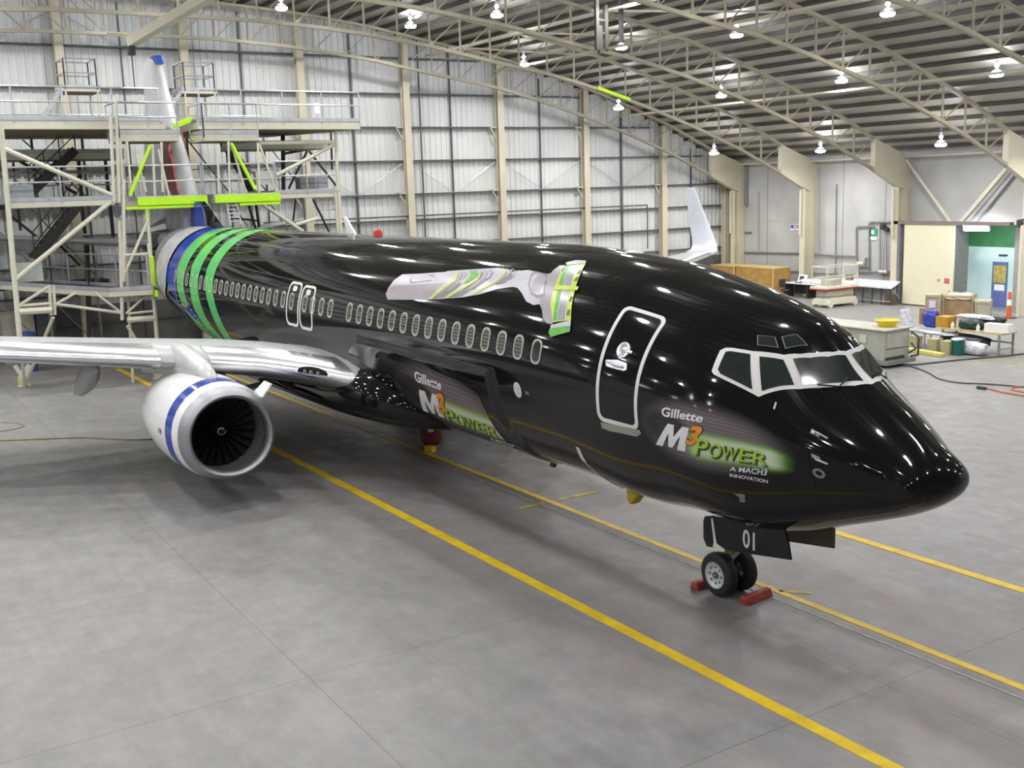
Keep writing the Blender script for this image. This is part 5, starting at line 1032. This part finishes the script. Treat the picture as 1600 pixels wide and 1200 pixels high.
t = empty('laptop', (-32.3, 32.1, .76), 'open laptop with a dark screen on the desk', 'laptop'); MB().box(-32.55, -32.1, 31.85, 32.15, .76, .79).build('keyboard_base', DARK, t)
MB().add([(-32.6, 32.12, .79), (-32.05, 32.12, .79), (-32.05, 32.28, 1.16), (-32.6, 32.28, 1.16), (-32.6, 32.15, .79), (-32.05, 32.15, .79), (-32.05, 32.31, 1.16), (-32.6, 32.31, 1.16)], [(0, 1, 2, 3), (4, 7, 6, 5), (0, 4, 5, 1), (1, 5, 6, 2), (2, 6, 7, 3), (3, 7, 4, 0)]).build('lid', PAPER, t)
MB().add([(-32.5, 32.145, .9), (-32.2, 32.145, .9), (-32.2, 32.23, 1.1), (-32.5, 32.23, 1.1)], [(0, 1, 2, 3)]).build('screen', DARK, t)
blob('paper_stack', (-31.4, 32.1, .86), 1.9, .55, .24, PAPER, 'heap of white papers spread over the desk', 'papers', 21)
cc_ = at(2, 0, 1226, 468); t = empty('office_chair', cc_, 'small dark office chair between the plywood crates and the desk', 'chair')
MB().lathe(cc_+Vector((0, 0, .45)), (0, 0, 1), [(0, 0), (0, .22), (.07, .22), (.07, 0)], 14).build('seat', DARK, t, True); MB().cbox(cc_+Vector((-.18, 0, .85)), .08, .42, .42).build('backrest', DARK, t, bevel=.03); MB().tube(cc_+Vector((0, 0, .05)), cc_+Vector((0, 0, .45)), .03).build('gas_stem', DARK, t)
b = MB()
for k in range(5): b.bar(cc_+Vector((0, 0, .06)), cc_+Vector((.27*math.cos(k*1.257), .27*math.sin(k*1.257), .04)), .04)
b.build('star_base', DARK, t)
# scissor lift
p0, p1 = at(2, 0, 1292, 481.5), at(2, 0, 1338, 476); ex = (p1-p0); ex.z = 0; Lx = ex.length; ex.normalize(); ey = Vector((-ex.y, ex.x, 0)); ey = ey if ey.y > 0 else -ey
p00 = at(2, 0, 1270, 479.5)
wl = min(1.2, max(.75, (p00-p0).length))
t = empty('scissor_lift', p0, 'beige scissor lift platform with a red stripe parked between the desk and the wrapped bench', 'lift')
rl_ = math.atan2(ex.y, ex.x)
def SL(u, v_, z): return p0+ex*u+ey*v_+Vector((0, 0, z))
ux = p00-p0; ux.z = 0; ux.normalize()
def S2(u, v_, z): return p0+ex*u+ux*v_+Vector((0, 0, z))
def sbox(u0, u1, v0, v1, z0, z1_): return [S2(u, v_, z) for z in (z0, z1_) for u, v_ in ((u0, v0), (u1, v0), (u1, v1), (u0, v1))], [(0, 3, 2, 1), (4, 5, 6, 7), (0, 1, 5, 4), (1, 2, 6, 5), (2, 3, 7, 6), (3, 0, 4, 7)]
MB().add(*sbox(0, Lx, 0, wl, .12, .42)).build('chassis', BEIGEB, t, bevel=.02)
MB().add(*sbox(.1, Lx-.2, .1, wl-.1, .42, .56)).add(*sbox(.15, Lx-.35, .15, wl-.2, .62, .72)).build('scissor_stack', BEIGEB, t)
MB().add(*sbox(.1, Lx-.1, .1, wl-.1, .44, .80)).build('scissor_arms', mat('arm_beige_dark', (.46, .43, .34), .6), t)
MB().add(*sbox(-.12, Lx+.02, -.05, wl+.1, .86, 1.0)).build('platform', BEIGEB, t, bevel=.01)
MB().add(*sbox(-.14, Lx+.04, -.07, wl+.12, .84, .90)).build('red_stripe', RED, t)
for u, v_ in ((.2, -.02), (Lx-.15, -.02), (.2, wl+.02)): c = S2(u, v_, .17); MB().tube(c-ux*.06, c+ux*.08, .17, n=16).build('lift_wheel', BEIGEB, t, True)
b = MB()
for h in (1.4, 1.95): b.pipe([S2(-.1, -.03, h), S2(Lx, -.03, h), S2(Lx, wl, h), S2(-.1, wl, h), S2(-.1, -.03, h)], .022, 6)
for u, v_ in ((-.1, -.03), (Lx*.5, -.03), (Lx, -.03), (Lx, wl), (Lx*.5, wl), (-.1, wl)): b.tube(S2(u, v_, 1.0), S2(u, v_, 1.95), .022, n=6)
b.build('guard_rail', BEIGEB, t)
MB().add(*sbox(Lx-.35, Lx-.1, .1, .4, 1.2, 1.5)).build('control_box', mat('box_dark_beige', (.28, .28, .2), .6), t); MB().add(*sbox(.45, 1.2, .2, .8, 1.0, 1.3)).build('load_box', mat('cart_top_grey', (.46, .46, .40), .5), t)
# wrapped long bench
t = empty('wrapped_bench', (-27.8, 32.3, 0), 'long dark-legged bench draped in white plastic, left of the cream door', 'bench')
MB().add([(-29.9, 31.9, .86), (-26.45, 31.9, .86), (-26.5, 32.6, 1.12), (-29.9, 32.6, 1.12), (-29.9, 31.9, .80), (-26.45, 31.9, .80), (-26.5, 32.65, 1.05), (-29.9, 32.65, 1.05)], [(0, 1, 2, 3), (4, 7, 6, 5), (0, 4, 5, 1), (1, 5, 6, 2), (2, 6, 7, 3), (3, 7, 4, 0)]).build('plastic_cover', mat('plastic_white', (.60, .60, .65), .3, var=.12, vs=4), t)
MB().box(-29.9, -26.55, 32.3, 32.36, .05, .75).build('back_panel', mat('translucent_grey', (.30, .30, .28), .4, var=.35, vs=3), t)
for k in range(7): x = -29.8+k*.55; MB().tube((x, 31.95, 0), (x, 31.95, .82), .028).build('leg', DARK, t); 
MB().tube((-29.8, 31.95, .18), (-26.5, 31.95, .18), .02).tube((-26.5, 31.95, .82), (-26.5, 32.9, .1), .02).build('rail', GALV, t); MB().box(-26.9, -26.5, 32.0, 32.4, 0, .5).build('stored_box', mat('box_dark_brown', (.10, .07, .05), .7), t)
# ------------------------------------------------------------------ tail docks
def root(name, loc, lab): return empty(name, loc, lab, 'scaffold', 'maintenance docks around the tail')
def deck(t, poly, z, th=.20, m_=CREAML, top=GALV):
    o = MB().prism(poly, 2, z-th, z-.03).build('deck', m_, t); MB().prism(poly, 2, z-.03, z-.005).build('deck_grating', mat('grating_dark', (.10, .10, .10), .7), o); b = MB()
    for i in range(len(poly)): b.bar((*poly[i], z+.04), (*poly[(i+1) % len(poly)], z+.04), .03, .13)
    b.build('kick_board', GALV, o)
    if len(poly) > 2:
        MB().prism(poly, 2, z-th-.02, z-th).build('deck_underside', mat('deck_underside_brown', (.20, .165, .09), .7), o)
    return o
def rail(t, pts, z, h=1.1, sp=1.6, r=.030):
    b = MB(); pts = [Vector((p[0], p[1], z)) for p in pts]
    for p, q in zip(pts, pts[1:]):
        n = max(1, round((q-p).length/sp))
        for k in range(n+1): c = p+(q-p)*k/n; b.tube(c-Vector((0, 0, .15)), c+Vector((0, 0, h)), r, n=6)
        for hh in (h, h*.52): b.tube(p+Vector((0, 0, hh)), q+Vector((0, 0, hh)), r, n=6)
    return b.build('guardrail', GALV, t)
def seg(t, X, a, b_, r, m_=CREAML, name='brace', X2=None, foot=False):
    p, q = at(0, X, *a), at(0, X if X2 is None else X2, *b_)
    if foot: q = Vector((q.x, q.y, 0))
    return MB().tube(p, q, r, n=8).build(name, m_, t, True)
# near side dock (left in the picture)
XF = -30.0
sd_ = root('tail_dock', (-33, -5, 0), 'multi-level cream steel dock with dark stairs at the left, beside the tail')
deck(sd_, [(-30, -6.0), (-30, -2.75), (-31.2, -2.6), (-31.2, -5.9)], 6.24); rail(sd_, [(-30, -6.0), (-30, -2.75)], 6.3, 1.0)
o = deck(sd_, [(-29.7, -1.85), (-39.0, -4.95), (-38.6, -6.1), (-30.0, -3.2)], 3.22); rail(sd_, [(-29.75, -1.95), (-33.5, -3.15), (-36, -3.97), (-39.0, -4.95)], 3.22)
MB().bar((-29.6, -1.72, 3.05), (-32.0, -2.50, 3.05), .06, .22).build('lime_edge_beam', LIME, sd_)
MB().bar(at(0, -30, 236, 400), at(0, -30, 240, 447), .12, .16).build('lime_bumper_post', LIME, sd_)
post = lambda *a, **k: seg(*a, **k)
for a, b_, r in (((1, 192), (16, 360), .085), ((16, 360), (31, 530), .085), ((173, 178), (178, 316), .06), ((181, 158), (186, 316), .06), ((186, 345), (190, 420), .06), ((193, 280), (193, 440), .06), ((188, 380), (191, 500), .06), ((232, 380), (246, 534), .06), ((229, 327), (235, 400), .045), ((77, 445), (80, 492), .05), ((84, 446), (86, 492), .05)):
    seg(sd_, XF, a, b_, r, CREAML, 'post')
for a, b_, m_ in (((30, 492), (31, 528), CREAML), ((83, 496), (66, 530), CREAML), ((199, 509), (217, 533), LIME), ((242, 500), (247, 536), CREAML)):
    p = at(0, XF, *a); e = at(2, .02, 38, 604) if a[0] < 150 else at(2, .02, 250, 592)
    MB().tube(p, e, .055, n=8).build('leg', m_ if m_ is CREAML else CREAML, sd_, True); MB().tube(p+(e-p)*.35, p+(e-p)*.6, .062, n=8).build('lime_leg_marking', LIME, sd_, True)
for fx in ((38, 604), (250, 592)):
    c = at(2, 0, *fx); MB().cbox(c+Vector((0, 0, .18)), .22, .34, .36).cbox(c+Vector((0, 0, .03)), .3, .42, .06).build('castor_foot', mat('foot_pale_yellow', (.50, .50, .25), .5), sd_, bevel=.02)
    MB().bar(c+Vector((0, -.22, .75)), c+Vector((0, 0, .30)), .13).bar(c+Vector((0, .22, .75)), c+Vector((0, 0, .30)), .13).build('foot_fork', CREAML, sd_)
for a, b_, r in (((5, 232), (175, 305), .075), ((172, 316), (25, 436), .075), ((32, 476), (77, 447), .05), ((28, 478), (79, 474), .05), ((86, 476), (118, 458), .045), ((86, 475), (190, 489), .05), ((148, 457), (190, 489), .04), ((197, 490), (231, 459), .04), ((200, 490), (240, 486), .04), ((232, 342), (196, 425), .05), ((190, 399), (236, 396), .045)):
    seg(sd_, XF, a, b_, r)
seg(sd_, XF, (30, 487), (81, 484), .11, name='cross_beam'); seg(sd_, XF, (199, 500), (242, 497), .10, name='cross_beam')
XR = -36.5
for a, b_, r in (((5, 237), (120, 303), .06), ((16, 337), (60, 372), .05), ((85, 375), (125, 415), .05), ((95, 250), (98, 330), .06), ((122, 238), (128, 318), .07), ((127, 318), (133, 365), .07), ((163, 238), (170, 300), .06), ((170, 300), (177, 370), .07), ((20, 240), (23, 300), .04), ((27, 320), (32, 360), .05), ((135, 370), (140, 530), .10)):
    seg(sd_, XR, a, b_, r, DARK, 'rear_brace')
def stair(t, X, a, b_, lab=None):
    p, q = at(0, X, *a), at(0, X, *b_); o = MB().bar(p, q, .08, .30).bar(p+Vector((-.75, 0, 0)), q+Vector((-.75, 0, 0)), .08, .30).build('staircase', DARK, t); b = MB(); n = 9
    for k in range(n+1): c = p+(q-p)*k/n; b.box(c.x-.75, c.x, c.y-.12, c.y+.12, c.z-.02, c.z+.02)
    b.build('stair_treads', GALV, o); u = Vector((0, 0, 1)); b = MB()
    for h in (.5, .95): b.tube(p+u*h, q+u*h, .022, n=6)
    for k in range(0, n+1, 3): c = p+(q-p)*k/n; b.tube(c, c+u*.95, .022, n=6)
    b.build('stair_rail', DARK, o)
stair(sd_, -34.5, (48, 303), (118, 234)); stair(sd_, -34.5, (55, 405), (128, 315))
dk = deck(sd_, [(-34.8, -5.6), (-34.8, -1.2), (-36.5, -1.2), (-36.5, -5.6)], 7.95, .26, CREAML); rail(sd_, [(-34.8, -5.6), (-34.8, -1.2)], 6.3, .9, 1.8)
MB().cbox(at(0, XF-.3, 27, 299), .1, .95, .42).build('equipment_box', mat('box_grey_blue', (.30, .33, .35), .5), sd_); MB().cbox(at(0, XF-.5, 42, 425), .4, .9, .6).build('equipment_box', mat('box_pale_grey', (.42, .45, .43), .5), sd_)
# upper dock spanning over the tail
ud = root('fin_dock', (-33.5, 0.3, 0), 'highest cream platform spanning behind the tail fin with two railed cages')
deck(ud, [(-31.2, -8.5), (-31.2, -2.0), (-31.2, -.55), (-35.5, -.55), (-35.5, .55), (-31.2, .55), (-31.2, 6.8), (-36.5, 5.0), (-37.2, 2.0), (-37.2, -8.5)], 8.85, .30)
rail(ud, [(-31.2, -8.5), (-31.2, -.7)], 8.9, 1.0, 1.7); rail(ud, [(-31.2, .7), (-31.2, 6.8)], 8.9, 1.0, 1.7); rail(ud, [(-37.0, -8.5), (-37.0, 5)], 8.9, 1.0, 1.3)
for y0, y1 in ((-3.35, -2.3), (.75, 1.85)):
    b = deck(ud, [(-33, y0-.1), (-33, y1+.1), (-34.3, y1+.1), (-34.3, y0-.1)], 10.05, .12); rail(ud, [(-33, y0), (-33, y1), (-34.2, y1), (-34.2, y0), (-33, y0)], 10.05, .98, .9)
    for yy in (y0, y1):
        for xx in (-33, -34.2): MB().tube((xx, yy, 8.9), (xx, yy, 10), .035, n=6).build('cage_leg', CREAML, ud)
    MB().bar((-33.1, y0-.9, 8.95), (-33.1, y0-.1, 10.0), .05, .12).build('cage_steps', GALV, ud)
for a, b_ in (((131, 130), (135, 94)),): pass
MB().bar((-31.1, -.9, 8.3), (-32.5, .2, 8.45), .10, .16).build('lime_slider', LIME, ud); MB().bar(at(0, -31.5, 272, 197), at(0, -31.5, 299, 186), .12, .18).build('lime_slider', LIME, ud); MB().bar(at(0, -31.5, 299, 216), at(0, -31.5, 318, 212), .1, .16).build('lime_slider', LIME, ud)
MB().cbox(at(0, -33, 495, 169), .05, .22, .40).build('notice_plate', PAPER, ud)
XM = -31.0
# platforms either side of the fin
fd = root('fin_access_dock', (-31, -1.2, 0), 'lime-edged fin access platform left of the tail fin on splayed legs')
fp = root('fin_access_dock', (-31, 1.8, 0), 'lime-edged fin access platform right of the tail fin with a ladder')
def yz(X, x, y): p = at(0, X, x, y); return p.y, p.z
Xp = -30.2
for t, (xa, xb) in ((fd, (186, 278)), (fp, (318, 403))):
    y0, z0 = yz(Xp, xa, 208); y1, _ = yz(Xp, xb, 208); deck(t, [(Xp, y0), (Xp, y1), (Xp-1.6, y1), (Xp-1.6, y0)], z0, .26); rail(t, [(Xp-1.6, y0), (Xp, y0), (Xp, y1)], z0, 1.0, 1.2)
for t, (xa, xb, yy) in ((fd, (215, 324, 313)), (fp, (336, 438, 309))):
    y0, z0 = yz(Xp+.2, xa, yy); y1, _ = yz(Xp+.2, xb, yy); o = deck(t, [(Xp+.15, y0), (Xp+.15, y1), (Xp-2.5, y1), (Xp-2.5, y0)], 6.18, .22); rail(t, [(Xp, y0-.3), (Xp, y1-.1)], 6.2, 1.1, 1.5)
    MB().box(Xp+.16, Xp+.24, y0, y1, 5.98, 6.24).build('lime_edge_beam', LIME, t); MB().box(Xp+.05, Xp+.2, y0-.4 if t is fd else y1-1.5, y0+2.4 if t is fd else y1, 5.86, 5.96).build('lime_lower_beam', LIME, t)
for t, L__ in ((fd, [((188, 221), (193, 317)), ((198, 221), (206, 306)), ((238, 225), (242, 306)), ((247, 233), (264, 306)), ((212, 240), (228, 300)), ((252, 222), (254, 300))]), (fp, [((357, 221), (359, 306)), ((361, 223), (384, 300)), ((403, 223), (405, 306)), ((405, 225), (432, 300)), ((340, 225), (342, 300))])):
    for a, b_ in L__: seg(t, Xp, a, b_, .045, CREAML, 'strut')
seg(fd, Xp+.1, (235, 227), (203, 306), .06, LIME, 'lime_strut'); seg(fp, Xp+.1, (362, 225), (399, 296), .06, LIME, 'lime_strut')
for a, b_ in (((192, 316), (193, 440)), ((230, 320), (232, 380))): seg(fd, Xp-.2, a, b_, .05, CREAML, 'post', foot=True)
MB().bar(at(0, Xp, 231, 322), at(0, Xp, 229, 342), .16, .12).build('lime_bumper', LIME, fd)
ld = MB(); a0, a1, b0, b1 = at(0, Xp+.1, 353, 315), at(0, -29.6, 361, 352), at(0, Xp+.1, 370, 315), at(0, -29.6, 377, 352); ld.tube(a0, a1, .03).tube(b0, b1, .03)
for k in range(1, 6): ld.tube(a0+(a1-a0)*k/6, b0+(b1-b0)*k/6, .02)
ld.build('ladder', SILVER, fp)
for X_, y0_, y1_, z_ in ((-36.8, -8.5, -1.5, 6.24), (-37.4, -8.5, -2.0, 3.2), (-35.2, -6.3, -2.4, 6.24)): rail(sd_, [(X_, y0_), (X_, y1_)], z_, 1.05, 1.3, .026)
for X_, z_ in ((-36.8, 6.15), (-37.4, 3.1)): MB().box(X_-1.2, X_, -8.5, -1.6, z_-.18, z_).build('rear_walkway', DARK, sd_)
for yy in (-8.4, -6.2, -4.0, -2.2):
    MB().tube((-36.9, yy, 0), (-36.9, yy, 8.6), .05, n=8).build('rear_post', mat('dull_steel', (.20, .20, .18), .6), sd_)
    if yy > -8:
        for z0_, z1_ in ((.4, 3.0), (3.3, 6.0), (6.3, 8.5)): MB().tube((-36.9, yy, z0_), (-36.9, yy-2.1, z1_), .03, n=6).build('rear_cross_brace', mat('dull_steel', (.20, .20, .18), .6), sd_)
# far side dock
pd = root('tail_dock', (-33, 6, 0), 'cream steel dock right of the tail fin with a grey box on its deck')
Xq = -31.5
y0, z0 = yz(Xq, 432, 299); y1, _ = yz(Xq, 528, 298); deck(pd, [(Xq, y0), (Xq, y1), (Xq-3, y1-.6), (Xq-3, y0)], 6.25); rail(pd, [(Xq, y0), (Xq, y1)], 6.3, 1.1, 1.5)
for a, b_, r in (((524, 192), (528, 298), .07), ((529, 300), (531, 345), .08), ((524, 300), (527, 345), .06)): 
    p = at(0, Xq, *a); q = at(0, Xq, *b_); q = q if b_[1] < 300 else Vector((q.x, q.y, 0)); MB().tube(p, q, r, n=8).build('post', CREAML, pd, True)
for a, b_, m_ in (((432, 274), (522, 226), CREAML), ((409, 319), (474, 362), CREAML), ((405, 224), (522, 222), CREAML), ((462, 351), (497, 341), CREAML)): seg(pd, Xq, a, b_, .07, m_)
for a, b_, r in (((445, 240), (522, 226), .05), ((480, 236), (451, 295), .05), ((483, 236), (525, 290), .05), ((489, 311), (514, 362), .05), ((442, 205), (443, 300), .09), ((517, 205), (519, 265), .05), ((462, 311), (458, 345), .04), ((400, 320), (405, 355), .06), ((388, 320), (400, 358), .05), ((360, 340), (402, 345), .04), ((345, 215), (395, 300), .16)):
    seg(pd, -35, a, b_, r, DARK, 'rear_brace')
dk2 = deck(pd, [(-33.5, 2.6), (-33.5, 6.4), (-35.2, 6.0), (-35.2, 2.6)], 8.15, .22)
MB().cbox(at(0, Xq-.6, 480, 286), .5, .75, .45).build('equipment_box', mat('box_mid_grey', (.22, .22, .21), .6), pd); MB().cbox(at(0, Xq-.6, 498, 285), .5, .55, .45).build('equipment_box', mat('box_grey_violet', (.38, .38, .44), .5), pd)
MB().cbox(at(0, Xq-1, 414, 278), .3, .8, .5).build('white_sheet', PAPER, pd)
for yy in (308, 318, 328): seg(pd, Xq-.2, (500, yy), (527, yy-.5), .025, GALV, 'rung')
for X_, y0_, y1_, z_ in ((-36.8, 1.6, 6.5, 6.24), (-35.0, 2.5, 6.0, 6.24)): rail(pd, [(X_, y0_), (X_, y1_)], z_, 1.05, 1.2, .026)
for yy in (1.8, 3.4, 5.0, 6.6):
    MB().tube((-36.9, yy, 0), (-36.9, yy, 8.6), .05, n=8).build('rear_post', mat('dull_steel', (.20, .20, .18), .6), pd)
    for z0_, z1_ in ((3.3, 6.0), (6.3, 8.5)): MB().tube((-36.9, yy, z0_), (-36.9, yy-1.6, z1_), .03, n=6).build('rear_cross_brace', mat('dull_steel', (.20, .20, .18), .6), pd)
# things behind the wing under the docks
blob('blue_drum', at(2, .45, 38, 565)+Vector((0, 0, .1)), .9, .9, .9, mat('drum_blue', (.03, .09, .30), .4), 'blue covered drum on the floor under the left dock', 'drum', 23) if False else None
c = at(0, -35.8, 40, 519); t = empty('blue_bin', (c.x, c.y, 0), 'blue bin standing under the left dock, just above the wing', 'bin'); MB().lathe((c.x, c.y, 0), (0, 0, 1), [(0, 0), (0, .30), (c.z-.12, .34), (c.z, .32), (c.z+.04, 0)], 20).build('bin_body', mat('drum_blue', (.03, .09, .30), .4), t, True)
for i, (x0, y0, x1, y1, m_) in enumerate(((55, 490, 88, 508, mat('cabinet_dark', (.08, .09, .10), .6)), (0, 488, 55, 512, mat('cabinet_beige', (.40, .38, .32), .6)))):
    p, q = at(0, -38.2, x0, y0), at(0, -38.2, x1, y1); t = tag(MB().box(-38.9, -38.2, p.y, q.y, 0, p.z).build('cabinet', m_), ('dark cabinet standing against the back wall under the left dock', 'beige cabinet at the left edge against the back wall under the dock')[i], 'cabinet'); MB().box(-38.2, -38.17, p.y+.05, q.y-.05, .1, p.z-.1).build('cabinet_door', m_, t)
